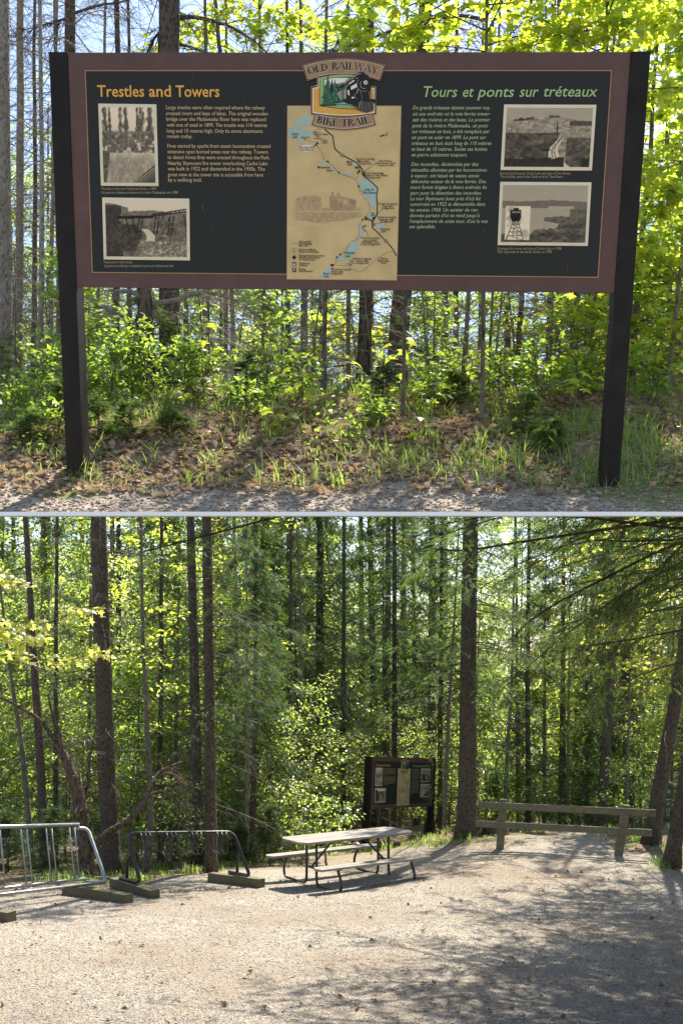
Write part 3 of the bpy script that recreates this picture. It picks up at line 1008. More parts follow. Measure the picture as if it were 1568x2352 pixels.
def photo_trestle(w=120, h=84):
    X, Y = img_grid(w, h)
    n = fbm(X * 16, Y * 12, 12, 4); f = vnoise(X * 80, Y * 60, 13); n2 = fbm(X * 34, Y * 24, 15, 3)
    g = 0.72 - 0.05 * Y + 0 * X
    hill = np.where(X < 0.28, 0.03 + 0.55 * X ** 1.5, 0.17 + 0.015 * np.sin(X * 9)) + 0.02 * n
    g = np.where(Y > hill, 0.20 + 0.20 * n2, g)
    g = np.where((Y > 0.36) , 0.16 + 0.28 * n2 * n * 1.6, g)
    g = np.where((X < 0.14 + 0.1 * n) & (Y > 0.08), 0.07 + 0.12 * f, g)
    g = np.where((X < 0.45 - 0.35 * np.abs(Y - 0.62)) & (Y > 0.42) & (Y < 0.9), 0.07 + 0.16 * n2, g)
    g = np.where((np.abs(X - 0.50 - 0.06 * np.sin(Y * 12)) < 0.045 + 0.05 * (Y - 0.5)) & (Y > 0.5) & (Y < 0.75), 0.55 + 0.2 * f, g)
    g = np.where((X > 0.42) & (Y > 0.72), 0.18 + 0.42 * f * n2 * 1.7, g)
    for a, c in (((0.15, 0.31), (0.58, 0.29)), ((0.58, 0.27), (1.0, 0.17)), ((0.15, 0.285), (0.58, 0.265)), ((0.58, 0.24), (1.0, 0.135))):
        g = np.where(seg(X, Y, *a, *c, 0.009, 0.7), 0.06, g)
    for x0 in (0.25, 0.33, 0.42, 0.46, 0.62, 0.66, 0.80, 0.84, 0.97):
        g = np.where(seg(X, Y, x0, 0.29 - 0.1 * max(0, x0 - 0.55), x0 + (0.035 if int(x0 * 100) % 2 else -0.03), 0.52 + 0.10 * x0, 0.007, 0.7), 0.06, g)
    for x0 in (0.62, 0.70, 0.76): g = np.where(seg(X, Y, x0, 0.27, x0 + 0.10, 0.58, 0.004, 0.7) | seg(X, Y, x0 + 0.1, 0.26, x0, 0.58, 0.004, 0.7), 0.10, g)
    return g


def photo_burn(w=130, h=90):
    X, Y = img_grid(w, h)
    n = fbm(X * 12, Y * 14, 22, 4); f = vnoise(X * 90, Y * 70, 23); n2 = fbm(X * 30, Y * 34, 25, 3)
    g = 0.52 - 0.06 * n + 0 * X
    hz = 0.17 + 0.03 * np.sin(X * 7 + 1) + 0.02 * n + 0.05 * (X - 0.5) ** 2
    g = np.where(Y > hz, 0.20 + 0.45 * n2 * (0.7 + 0.5 * vnoise(X * 10, Y * 30, 6)), g)
    g = np.where((Y > 0.22) & (Y < 0.30) & (X > 0.74), 0.13 + 0.1 * f, g)
    g = np.where((Y > hz - 0.05 * f) & (Y < hz + 0.01) & ((np.abs(X - 0.2) < 0.12) | (np.abs(X - 0.56) < 0.06)), 0.14, g)
    g = np.where((Y > 0.42) & (X < 0.62 - 0.2 * (Y - 0.5)), 0.08 + 0.24 * n2 * n * 1.7, g)
    g = np.where((Y > 0.5) & (X > 0.72), 0.10 + 0.26 * n2 * n * 1.6, g)
    t = (Y - 0.48) / 0.52
    xc = 0.67 - 0.13 * np.sin(np.clip(t, 0, 1) * 2.2) + 0.20 * np.clip(t - 0.35, 0, 1) ** 1.3
    wd = 0.018 + 0.075 * np.clip(t, 0, 1)
    g = np.where((Y > 0.48) & (np.abs(X - xc) < wd), 0.62 + 0.1 * f, g)
    for k in (-0.3, 0.2): g = np.where((Y > 0.48) & (np.abs(X - xc - k * wd) < 0.006), 0.2, g)
    g = np.where((Y > 0.80 + 0.10 * n) & (np.abs(X - 0.80) > 0.10), 0.05 + 0.10 * f, g)
    for x0 in (0.46, 0.60): g = np.where(seg(X, Y, x0, 0.52 if x0 < 0.5 else 0.25, x0, 0.80 if x0 < 0.5 else 0.42, 0.005, 0.7), 0.08, g)
    g = np.where(seg(X, Y, 0.42, 0.72, 0.54, 0.71, 0.006, 0.7), 0.06, g)
    return g


def photo_lake(w=130, h=90):
    X, Y = img_grid(w, h)
    n = fbm(X * 12, Y * 14, 32, 4); f = vnoise(X * 90, Y * 70, 33); n2 = fbm(X * 34, Y * 34, 35, 3)
    g = 0.47 + 0.05 * Y + 0.03 * n
    g = np.where(Y > 0.27 + 0.012 * np.sin(X * 8), 0.26 + 0.06 * n2, g)
    g = np.where((Y > 0.40) & (X < 0.8), 0.46 + 0.04 * n, g)
    g = np.where((Y > 0.36) & (Y < 0.41) & (X > 0.55) & (X < 0.85), 0.50, g)
    isl = (Y > 0.52 + 0.10 * np.abs(X - 0.72) + 0.03 * n) & (Y < 0.63 + 0.25 * (X - 0.52)) & (X > 0.50)
    g = np.where(isl | ((Y > 0.42) & (Y < 0.56) & (X > 0.86 - 0.1 * n)), 0.13 + 0.22 * n2, g)
    tr = Y > 0.88 - 0.24 * np.clip((X - 0.30) / 0.7, 0, 1) - 0.09 * vnoise(X * 26, Y * 2, 4)
    g = np.where(tr, 0.09 + 0.28 * n2 * n * 1.6, g)
    # inset with the tower
    ins = (X > 0.045) & (X < 0.335) & (Y > 0.365) & (Y < 0.965)
    sky = 0.52 + 0.34 * sstep(0.35, 0.65, fbm(X * 7, Y * 6, 41, 3))
    g = np.where(ins, sky, g)
    g = np.where(ins & ((np.abs(X - 0.045) < 0.008) | (np.abs(X - 0.335) < 0.008) | (np.abs(Y - 0.365) < 0.011) | (np.abs(Y - 0.965) < 0.011)), 0.72, g)
    cab = (np.abs(X - 0.165) < 0.065 - 0.25 * np.clip(Y - 0.56, 0, 1)) & (Y > 0.43) & (Y < 0.635)
    g = np.where(cab, 0.05, g)
    g = np.where((np.abs(X - 0.165) < 0.055) & (np.abs(Y - 0.47) < 0.02) & (np.sin(X * 260) > -0.2), 0.42, g)
    g = np.where((np.abs(X - 0.165) < 0.03) & (Y > 0.40) & (Y < 0.435), 0.05, g)
    for s in (-1, 1):
        g = np.where(seg(X, Y, 0.165 + s * 0.028, 0.63, 0.165 + s * 0.10, 0.955, 0.005, 0.7) | seg(X, Y, 0.165 + s * 0.008, 0.63, 0.165 + s * 0.03, 0.955, 0.003, 0.7), 0.05, g)
    for y0 in (0.69, 0.75, 0.82, 0.89): g = np.where(seg(X, Y, 0.165 - 0.22 * (y0 - 0.53), y0, 0.165 + 0.22 * (y0 - 0.53), y0, 0.004, 0.7), 0.07, g)
    for i, y0 in enumerate((0.63, 0.69, 0.75, 0.82, 0.89)):
        g = np.where(seg(X, Y, 0.165 - 0.2 * (y0 - 0.52), y0, 0.165 + 0.2 * (y0 - 0.46), y0 + 0.065, 0.003, 0.7), 0.10, g)
    return g


def colour_grid(name, A, B_, C, D_, col, y, mat, parent):
    """A top-left, B top-right, C bottom-right, D bottom-left in the sign's plane"""
    h, w = col.shape[:2]
    X, Y = img_grid(w, h)
    X = X[..., None]; Y = Y[..., None]
    p = (A * (1 - X) + B_ * X) * (1 - Y) + (D_ * (1 - X) + C * X) * Y
    p[..., 1] = y
    b = MB(); b.add(p.reshape(-1, 3), grid_faces(h, w)[:, ::-1])
    o = b.build(name, mat, parent)
    a = o.data.color_attributes.new('print', 'FLOAT_COLOR', 'POINT')
    c4 = np.concatenate([col.reshape(-1, 3), np.ones((w * h, 1))], 1)
    a.data.foreach_set('color', c4.astype(np.float32).ravel())
    return o


def mat_print():
    m, nt, out = nodes('printed_picture')
    a = N(nt, 'ShaderNodeAttribute'); a.attribute_name = 'print'
    principled(nt, out, a.outputs['Color'], 0.5, 0, None, 0.25)
    return m


P['print'] = mat_print()


def sepia(g):
    g = np.clip(g * 1.35 - 0.03, 0.02, 1.0)[..., None] ** 1.5
    return g * np.array([0.86, 0.71, 0.50])


PH = [(Z1, [(277, 303), (573, 307), (584, 724), (291, 722)], photo_river()), (Z1, [(297, 782), (741, 788), (744, 1103), (305, 1098)], photo_trestle()),
      (Z3, [(677, 346), (1206, 348), (1180, 725), (657, 722)], photo_burn()), (Z3, [(655, 790), (1178, 793), (1157, 1158), (640, 1153)], photo_lake())]
for z, q, g in PH:
    c = pts(z, q, -0.005)
    b = MB(); slab(b, [c[3], c[2], c[1], c[0]], -0.005, -0.001)
    o = b.build('photo', P['paper'], sign)
    m = 0.019
    A, B_, C, D_ = [np.array(p) for p in c]
    ex = unit(B_ - A) * m; ez = unit(D_ - A) * m
    colour_grid('picture', A + ex + ez, B_ - ex + ez, C - ex - ez, D_ + ex - ez, sepia(g), -0.0065, P['print'], o)

# ---- the map
mc = pts(Z2, [(68, 543), (1187, 545), (1148, 2255), (80, 2243)])
ml = (mc[0, 0] + mc[3, 0]) / 2; mr_ = (mc[1, 0] + mc[2, 0]) / 2; mt = (mc[0, 2] + mc[1, 2]) / 2; mb_ = (mc[2, 2] + mc[3, 2]) / 2
b = MB(); slab(b, [(ml - .004, 0, mb_ - .004), (mr_ + .004, 0, mb_ - .004), (mr_ + .004, 0, mt + .004), (ml - .004, 0, mt + .004)], -0.0055, 0.0)
mapo = b.build('map_panel', P['gold'], sign)
b = MB(); b.poly([(ml, -0.007, mb_), (mr_, -0.007, mb_), (mr_, -0.007, mt), (ml, -0.007, mt)])
b.build('map_sheet', P['map'], mapo)
# faded picture of a steam engine by the track
X, Y = img_grid(110, 54)
n = fbm(X * 16, Y * 8, 52, 4); f = vnoise(X * 90, Y * 44, 53); n2_ = 0.6 + 0.8 * vnoise(X * 40, Y * 20, 57)
k = np.zeros_like(X)
k = np.where((Y > 0.42 + 0.1 * n) & (Y < 0.97 - 0.3 * np.abs(X - 0.4) - 0.1 * n), 0.35 + 0.75 * n * (f > 0.35), k)
k = np.where((np.abs(X - 0.22) < 0.19) & (Y > 0.10 + 3 * (X - 0.25) ** 2) & (Y < 0.55), 0.3 + 0.9 * n * (f > 0.4), k)
eng = ((X > 0.52) & (X < 0.88) & (Y > 0.13 + 0.5 * np.clip(X - 0.66, 0, 1)) & (Y < 0.52)) | ((X > 0.545) & (X < 0.57) & (Y > 0.0) & (Y < 0.2)) | ((X > 0.62) & (X < 0.66) & (Y > 0.03) & (Y < 0.2))
k = np.where(eng, (0.35 + 0.9 * n * n2_) , k)
for cx in (0.60, 0.67, 0.74, 0.81): k = np.where(np.abs(np.hypot((X - cx) * 2.1, Y - 0.50) - 0.05) < 0.018, 0.95, k)
k = np.where((X > 0.54) & (X < 0.64) & (np.hypot((X - 0.585) * 2.1, Y - 0.30) < 0.10), 0.95, k)
k = np.where((X > 0.70) & (X < 0.76) & (Y > 0.25) & (Y < 0.36), 0.25, k)
k = np.where((Y > 0.55) & (Y < 0.60) & (X > 0.1), 0.12, k)
k = k * sstep(0.0, 0.10, X) * sstep(1.0, 0.9, X)
k = np.clip(k * 0.75, 0, 0.95)[..., None]
col = np.array([0.60, 0.45, 0.215]) * (1 - k) + np.array([0.27, 0.155, 0.10]) * k
c = pts(Z2, [(110, 1385), (840, 1385), (840, 1725), (110, 1725)])
colour_grid('faded_engine_picture', c[0], c[1], c[2], c[3], col, -0.0076, P['print'], mapo)
# lakes
LAKES = [
    [(95, 575), (105, 590), (118, 640), (150, 685), (175, 670), (215, 680), (235, 625), (265, 622), (295, 665), (305, 715), (270, 750), (215, 735), (195, 760), (245, 765), (285, 790), (320, 780), (322, 830), (300, 850), (250, 835), (215, 880), (232, 920), (205, 915), (190, 880), (140, 860), (110, 870), (90, 830), (80, 760), (115, 750), (150, 765), (165, 740), (140, 720), (150, 690), (110, 650)],
    [(392, 862), (412, 872), (412, 892), (395, 893), (385, 880)],
    [(330, 1095), (420, 1085), (480, 1120), (540, 1175), (560, 1195), (700, 1205), (735, 1240), (700, 1225), (560, 1205), (470, 1135), (420, 1100)],
    [(735, 1092), (760, 1100), (775, 1130), (755, 1150), (725, 1135), (715, 1110)],
    [(795, 1230), (835, 1265), (870, 1255), (915, 1300), (955, 1345), (950, 1420), (948, 1500), (915, 1550), (890, 1530), (880, 1480), (840, 1430), (810, 1390), (790, 1340), (785, 1300), (800, 1280)],
    [(880, 1600), (920, 1580), (940, 1600), (925, 1640), (900, 1660), (870, 1655), (860, 1630)],
    [(945, 1720), (985, 1700), (1030, 1690), (1020, 1730), (985, 1760), (975, 1775), (945, 1745)],
    [(755, 1700), (785, 1690), (800, 1730), (835, 1750), (830, 1790), (795, 1790), (785, 1745)],
    [(795, 1795), (830, 1790), (765, 1880), (770, 1960), (740, 1990), (660, 2030), (610, 2070), (565, 2075), (560, 2040), (620, 2010), (660, 1960), (690, 1890), (745, 1870)],
    [(690, 2040), (725, 2050), (735, 2080), (700, 2090), (680, 2070)],
    [(470, 2125), (510, 2130), (500, 2160), (490, 2230), (360, 2233), (430, 2180)], [(290, 2205), (330, 2233), (300, 2236)], [(820, 2160), (845, 2140), (850, 2150), (825, 2165)]]
for l in LAKES:
    b = MB(); b.poly(pts(Z2, l, -0.0082)[::-1]); b.build('map_lake', P['lake'], mapo)
b = MB()
for l in ([(720, 1110), (735, 1140), (775, 1155), (770, 1120), (800, 1135), (780, 1160), (740, 1160)], [(800, 1190), (835, 1200), (850, 1260), (820, 1240)], [(835, 1620), (870, 1640), (890, 1660), (925, 1640), (940, 1620), (935, 1660), (905, 1685), (860, 1665), (830, 1665)], [(810, 1720), (850, 1710), (850, 1730), (820, 1740), (850, 1780), (830, 1775), (805, 1740)], [(905, 1700), (930, 1688), (945, 1710), (915, 1735)], [(665, 2085), (710, 2100), (695, 2112), (665, 2095)], [(505, 2130), (530, 2130), (510, 2160)]):
    b.poly(pts(Z2, l, -0.0086)[::-1])
b.build('map_campground', P['dust'], mapo)['kind'] = 'stuff'


def stroke(b, p, w, y, mat=0):
    p = np.asarray(p, float)
    for i in range(len(p) - 1):
        d = unit(p[i + 1] - p[i]); nrm = np.array([-d[2], 0, d[0]]) * w * 0.5
        e = d * w * 0.3
        q = np.array([p[i] - nrm - e, p[i + 1] - nrm + e, p[i + 1] + nrm + e, p[i] + nrm - e]); q[:, 1] = y - 0.00001 * (i % 2)
        b.poly(q, mat)


def smooth(p, n=8):
    p = np.asarray(p, float); out = []
    q = np.vstack([2 * p[0] - p[1], p, 2 * p[-1] - p[-2]])
    for i in range(1, len(q) - 2):
        for t in np.arange(n) / n:
            out.append(0.5 * ((2 * q[i]) + (-q[i - 1] + q[i + 1]) * t + (2 * q[i - 1] - 5 * q[i] + 4 * q[i + 1] - q[i + 2]) * t * t + (-q[i - 1] + 3 * q[i] - 3 * q[i + 1] + q[i + 2]) * t ** 3))
    return np.array(out + [p[-1]])


def dotsq(b, c, r, y, n=8, mat=0, a0=0.0):
    th = np.arange(n) * 2 * PI / n + a0
    b.poly(np.stack([c[0] + r * np.cos(th), np.full(n, y), c[2] + r * np.sin(th)], -1), mat)


b = MB()
stroke(b, pts(Z2, [(440, 770), (520, 840), (540, 965), (600, 1015), (640, 1040), (755, 1100), (805, 1160), (845, 1245), (905, 1295), (962, 1350), (950, 1430), (958, 1510), (955, 1610), (905, 1690), (910, 1740), (975, 1800), (1020, 1850), (1065, 1895), (1110, 1950), (1145, 2015)]), 0.0062, -0.0092)
for l in ([(325, 945), (350, 930)], [(945, 1105), (825, 1190)], [(1002, 1560), (945, 1615)], [(1002, 1690), (945, 1700)], [(872, 1825), (845, 1765)], [(750, 2085), (700, 2098)], [(980, 842), (1030, 822)]):
    b2 = MB(); stroke(b2, pts(Z2, l), 0.002, -0.0092); b2.build('map_pointer', P['ink'], mapo)
b.build('map_road', P['ink'], mapo)
b = MB()
q = pts(Z2, [(980, 845), (1005, 825), (1030, 826), (1010, 842)]); q[:, 1] = -0.0093; b.poly(q[::-1])
b.build('map_compass', P['ink'], mapo)
b = MB()
stroke(b, pts(Z2, [(560, 2110), (640, 2112), (690, 2110), (700, 2145), (790, 2175), (870, 2120), (960, 2040), (1050, 1985), (1115, 1970)]), 0.0032, -0.0090)
stroke(b, pts(Z2, [(250, 870), (300, 890), (340, 900), (400, 920), (415, 880), (380, 860), (340, 780), (410, 768)]), 0.0014, -0.0090)
b.build('map_side_road', P['road2'], mapo)['kind'] = 'stuff'
b = MB()
tr = smooth(pts(Z2, [(352, 925), (395, 970), (420, 1020), (435, 1070), (475, 1092), (530, 1150), (580, 1197), (640, 1225), (700, 1245), (752, 1275), (775, 1335), (800, 1400), (850, 1470), (880, 1520), (878, 1580), (815, 1660), (775, 1730), (780, 1790), (760, 1850), (690, 1890), (640, 1965), (590, 2005), (560, 2035), (545, 2100)]), 14)
acc = 0.0
for i in range(1, len(tr)):
    acc += np.linalg.norm(tr[i] - tr[i - 1])
    if acc > 0.0082: dotsq(b, tr[i], 0.0026, -0.0094, 6); acc = 0.0
for l in ([(752, 1275), (765, 1200), (770, 1150)], [(770, 1140), (800, 1160), (830, 1200)], [(815, 1660), (890, 1665), (930, 1700)], [(108, 1894), (175, 1894)]):
    s = smooth(pts(Z2, l), 12); acc = 0.0
    for i in range(1, len(s)):
        acc += np.linalg.norm(s[i] - s[i - 1])
        if acc > 0.0085: dotsq(b, s[i], 0.0026, -0.0094, 6); acc = 0.0
b.build('map_trail', P['ink'], mapo)['kind'] = 'stuff'
b = MB()
for x, y in ((352, 926), (472, 1090), (580, 1197), (767, 1198), (774, 1331), (814, 1660), (593, 2004), (560, 2032)):
    dotsq(b, pts(Z2, [(x, y)])[0], 0.0072, -0.0096, 4)
dotsq(b, pts(Z2, [(141, 2031)])[0], 0.0145, -0.0096, 4)
for x, y in ((367, 910), (757, 1146), (784, 1183), (819, 1220), (847, 1650), (920, 1643), (505, 2107), (523, 2107)):
    dotsq(b, pts(Z2, [(x, y)])[0], 0.0085, -0.0096, 4, 0, PI / 4)
for x, y in ((141, 2099), (141, 2156)):
    dotsq(b, pts(Z2, [(x, y)])[0], 0.0175, -0.0096, 4, 0, PI / 4)
dotsq(b, pts(Z2, [(246, 868)])[0], 0.004, -0.0096, 8); dotsq(b, pts(Z2, [(809, 1202)])[0], 0.005, -0.0096, 8)
for x, y, r in ((615, 1028, 0.0115), (1042, 1870, 0.0115), (141, 1963, 0.0135)):
    c = pts(Z2, [(x, y)])[0]; dotsq(b, c, r, -0.0097, 16)
b.build('map_symbol', P['ink'], mapo)['kind'] = 'stuff'
b = MB()
for x, y, r in ((615, 1028, 0.0098), (1042, 1870, 0.0098), (141, 1963, 0.0118)):
    dotsq(b, pts(Z2, [(x, y)])[0], r, -0.0102, 16)
for x, y in ((345, 918), (408, 992), (450, 1075), (527, 1135), (605, 1203), (692, 1245), (762, 1310), (798, 1397), (850, 1473), (877, 1572), (775, 1730), (758, 1832), (690, 1888), (637, 1962), (577, 2016)):
    dotsq(b, pts(Z2, [(x, y)])[0], 0.0045, -0.0098, 8)
b.build('map_marker', P['map'], mapo)['kind'] = 'stuff'
b = MB()
at_text(b, 'P', Z2(141, 2156), 8.5, -0.0102, 0, 0.02)
for dx in (-8, 8):
    p = pts(Z2, [(141 + dx, 2090)])[0]; dotsq(b, p, 0.0026, -0.0102, 6)
    quad(b, Z2, [(141 + dx - 5, 2114), (141 + dx + 5, 2114), (141 + dx + 4, 2095), (141 + dx - 4, 2095)], -0.0102)
b.build('map_symbol_mark', P['glow'], mapo)['kind'] = 'stuff'
b = MB()
TXT = [('Cache', 149, 817, 7.2, 1, 'c'), ('Lake', 149, 846, 7.2, 1, 'c'), ('Skymount', 250, 851, 5.2, 0, 'c'), ('Sentier', 327, 798, 5.2, 1, 'l'), ('Track & Tower', 327, 819, 6.2, 0, 'l'), ('Trail', 368, 840, 5.2, 0, 'c'), ('Dam/Barrage', 375, 861, 4, 0, 'c'),
       ('Grant', 443, 882, 6.2, 1, 'c'), ('Lake', 443, 903, 6.2, 1, 'c'), ('You are here', 262, 947, 7.2, 0, 'c'), ('Vous êtes ici', 262, 970, 6.6, 1, 'c'), ('60', 615, 1028, 7.2, 0, 'c'), ('60', 1042, 1870, 7.2, 0, 'c'), ('5', 141, 1963, 8, 0, 'c'), ('Z', 1047, 822, 9, 1, 'c'),
       ('Madawaska', 432, 1145, 7.2, 1, 'c'), ('River', 492, 1176, 7.2, 1, 'c'), ('Terrain de camping', 838, 1062, 6.2, 1, 'c'), ('Mew', 685, 1092, 7.2, 1, 'c'), ('Lake', 685, 1115, 7.2, 1, 'c'), ('Mew Lake', 820, 1085, 7.2, 0, 'c'), ('Campground', 838, 1107, 6.2, 0, 'c'),
       ('Bike Rental at', 1038, 1081, 6, 0, 'c'), ('Two Rivers Store', 1038, 1104, 7.2, 0, 'c'), ('Location de vélos', 1038, 1126, 6, 1, 'c'), ('Terrain de camping', 927, 1201, 6.2, 1, 'c'), ('Lake of Two Rivers', 953, 1223, 7.2, 0, 'c'), ('Campground', 925, 1245, 6.2, 0, 'c'),
       ('Lake of', 877, 1364, 7.6, 1, 'c'), ('Two Rivers', 877, 1394, 7.6, 1, 'c'), ('Terrain de camping', 1060, 1504, 6.2, 1, 'c'), ('Pog Lake', 1060, 1526, 7.2, 0, 'c'), ('Campground', 1060, 1547, 6.2, 0, 'c'), ('Pog', 912, 1597, 5.6, 1, 'c'), ('Lake', 912, 1615, 5.6, 1, 'c'),
       ('Terrain de camping', 1050, 1635, 6.2, 1, 'c'), ('Kearney Lake', 1048, 1657, 7.2, 0, 'c'), ('Campground', 1048, 1678, 6.2, 0, 'c'), ('Kearney', 1035, 1752, 7.2, 1, 'c'), ('Lake', 1018, 1774, 7.2, 1, 'c'),
       ('Terrain de camping', 888, 1839, 6.2, 1, 'c'), ('pour groupes', 888, 1860, 6.2, 1, 'c'), ('Whitefish Lake', 888, 1882, 7.2, 0, 'c'), ('Group Campground', 888, 1903, 6.2, 0, 'c'), ('Whitefish', 686, 1987, 7.2, 1, 'c'), ('Lake', 666, 2016, 7.2, 1, 'c'),
       ('Terrain de camping', 810, 2043, 6.2, 1, 'c'), ('Coon Lake', 810, 2064, 7.2, 0, 'c'), ('Campground', 810, 2085, 6.2, 0, 'c'), ('Coon', 707, 2061, 4.4, 1, 'c'), ('Lake', 707, 2075, 4.4, 1, 'c'), ('Chemain', 1018, 2042, 6.2, 1, 'c'), ('Rock Lake', 1018, 2064, 7.2, 0, 'c'), ('Road', 1018, 2085, 6.2, 0, 'c'),
       ('Terrain de camping', 605, 2149, 6.2, 1, 'c'), ('Rock Lake', 566, 2170, 7.2, 0, 'c'), ('Campground', 556, 2191, 6.2, 0, 'c'), ('Rock', 456, 2190, 7.2, 1, 'c'), ('Lake', 456, 2217, 7.2, 1, 'c'),
       ('Piste cyclable', 188, 1875, 6, 1, 'l'), ('Old Railway', 188, 1896, 7.2, 0, 'l'), ('Bike Trail', 188, 1916, 6, 0, 'l'), ('Kilometre Marker', 188, 1954, 6.2, 0, 'l'), ('Repère kilométrique', 188, 1974, 6.2, 1, 'l'), ('Heritage Information Panel', 188, 2013, 6.2, 0, 'l'), ('Panneau d’information', 188, 2032, 6.2, 1, 'l'), ('sur le patrimoine', 188, 2051, 6.2, 1, 'l'),
       ('Washroom', 188, 2089, 6.2, 0, 'l'), ('Toilettes', 188, 2108, 6.2, 1, 'l'), ('Parking', 188, 2146, 6.2, 0, 'l'), ('Stationnement', 188, 2165, 6.2, 1, 'l')]
for s, x, y, sz, it, al in TXT:
    at_text(b, s, Z2(x, y), sz * 1.02, -0.0106, 0.2 if it else 0, 0.008, al)
b.build('map_lettering', P['ink'], mapo)['kind'] = 'stuff'
b = MB()
c = pts(Z2, [(262, 958)])[0]
th = np.arange(20) * 2 * PI / 20
b.poly(np.stack([c[0] + 0.046 * np.cos(th), np.full(20, -0.0080), c[2] + 0.02 * np.sin(th)], -1))
b.build('map_highlight', P['glow'], mapo)


# ---- the emblem over the map: two banners, shield, firs, steam engine
def ez(xy, k): return pts(Z4, xy, -0.0115 - 0.0007 * k)


emb = MB()


def sector(cx, cy, r0, r1, a, sgn, n=24):
    t = np.linspace(-a, a, n)
    o = [(cx + r1 * math.sin(q), cy - sgn * r1 * math.cos(q)) for q in t]
    i = [(cx + r0 * math.sin(q), cy - sgn * r0 * math.cos(q)) for q in t[::-1]]
    return o + i


def layer(name, mat, polys, k, parent, rev=True):
    b = MB()
    for p in polys:
        q = ez(p, k)
        ar = np.sum(q[:, 0] * np.roll(q[:, 2], -1) - np.roll(q[:, 0], -1) * q[:, 2])
        b.poly(q if ar > 0 else q[::-1])
    o = b.build(name, mat, parent)
    if len(polys) > 1: o['kind'] = 'stuff'
    return o


def shield(d):
    top = 545 + d if False else 0
    L = [(185 + d, 572 + d), (290 + d, 550 + d), (290 + d, 390 + d)]
    t = [(290 + d + (1228 - 290 - 2 * d) * s, 390 + d - 55 * math.sin(PI * s)) for s in np.linspace(0, 1, 12)[1:-1]]
    Rr = [(1228 - d, 390 + d), (1228 - d, 556 + d), (1340 - d, 570 + d), (1340 - d, 1068 - d)]
    bt = [(1340 - d - (1340 - 185 - 2 * d) * s, 1068 - d + 48 * math.sin(PI * s)) for s in np.linspace(0, 1, 14)[1:-1]]
    return L + t + Rr + bt + [(185 + d, 1068 - d)]


k = 0
shield_o = layer('emblem', P['ban_l'], [shield(0)], 0, sign)
emblem = shield_o
layer('emblem_shield', P['ink'], [shield(13)], 1, emblem)
layer('emblem_shield', P['white'], [shield(28)], 2, emblem)
layer('emblem_sunburst', P['eorange'], [shield(46)], 3, emblem)
rays = []
for i in range(30):
    a = PI * 0.46 + PI * 0.62 * i / 29 + PI * 0.0
    r0, r1 = 330 + 30 * (i % 3), 470 + 50 * (i % 2)
    ca, sa = math.cos(a), math.sin(a)
    cx, cy = 640, 640
    ca *= 1.05
    if a > PI * 0.98: r0, r1 = 310, 400
    p0 = (cx + r0 * ca, cy + r0 * sa); p1 = (cx + r1 * ca * 0.97, cy + r1 * sa * 0.86)
    nx, ny = -sa * 7, ca * 7
    if 240 < p1[0] < 1280 and p1[1] < 1062: rays.append([(p0[0] - nx, p0[1] - ny), (p0[0] + nx, p0[1] + ny), p1])
layer('emblem_sunburst', P['ray'], rays, 4, emblem)


def scene_panel(d, low=0):
    t = [(335 + d + (1215 - 335 - 2 * d) * s, 405 + d - 55 * math.sin(PI * s)) for s in np.linspace(0, 1, 12)]
    bt = [(1010 - d * 0.3 - (1010 - 335 - d * 1.3) * s, 960 - d + (18 - 62 * s * s)) for s in np.linspace(0, 1, 12)]
    return t + [(1215 - d, 700)] + bt


layer('emblem_scene', P['ink'], [scene_panel(0)], 5, emblem)
layer('emblem_scene', P['egreen'], [scene_panel(10)], 6, emblem)
layer('emblem_scene', P['ink'], [[(415, 455), (520, 425), (650, 412), (900, 410), (1000, 450), (1000, 800), (840, 900), (700, 900), (540, 880), (415, 860)]], 7, emblem)
layer('emblem_scene', P['white'], [[(425, 462), (520, 435), (650, 422), (880, 425), (960, 470), (960, 640), (425, 640)]], 8, emblem)
layer('emblem_hill', P['hill'], [[(425, 560), (560, 540), (690, 520), (740, 505), (830, 520), (900, 545), (960, 540), (960, 760), (800, 830), (425, 830)]], 9, emblem)
layer('emblem_river', P['river'], [[(560, 872), (700, 870), (770, 850), (850, 890), (700, 893)]], 10, emblem)
layer('emblem_hill', P['fir'], [[(500, 600), (640, 590), (780, 570), (800, 640), (640, 700), (760, 840), (720, 868), (520, 872)]], 10, emblem)


def fir_poly(cx, top, bot, w, n, sk=0):
    L, R_ = [], []
    for i in range(n):
        t0 = i / n; t1 = (i + 1) / n
        y0 = top + (bot - top) * t0; y1 = top + (bot - top) * t1
        L += [(cx - w * t0 * 0.55 - 3, y0), (cx - w * (t1) * (1 + 0.15 * ((i * 7) % 3 - 1)), y1 + 12)]
        R_ += [(cx + w * t0 * 0.55 + 3, y0), (cx + w * (t1) * (1 + 0.15 * ((i * 5) % 3 - 1)), y1 + 8)]
    return L + R_[::-1]


layer('emblem_fir', P['ink'], [fir_poly(487, 390, 905, 140, 8), fir_poly(612, 455, 860, 100, 7), fir_poly(560, 450, 700, 60, 5), fir_poly(655, 520, 700, 30, 4)], 11, emblem)
layer('emblem_fir', P['fir'], [fir_poly(487, 410, 890, 118, 8), fir_poly(612, 475, 845, 82, 7)], 12, emblem)
lt = []
for i in range(26):
    cx, top, bot, w = ((487, 420, 890, 105), (612, 490, 840, 72))[i % 2]
    t = 0.15 + 0.85 * ((i * 0.618) % 1); sx = (-1, 1)[(i // 2) % 2]; r = 0.25 + 0.6 * ((i * 0.37) % 1)
    x = cx + sx * w * t * r; y = top + (bot - top) * t
    lt.append([(x, y - 16), (x + sx * 26, y + 22), (x + sx * 10, y + 26), (x - sx * 6, y + 4)])
layer('emblem_fir', P['firlight'], lt, 13, emblem)
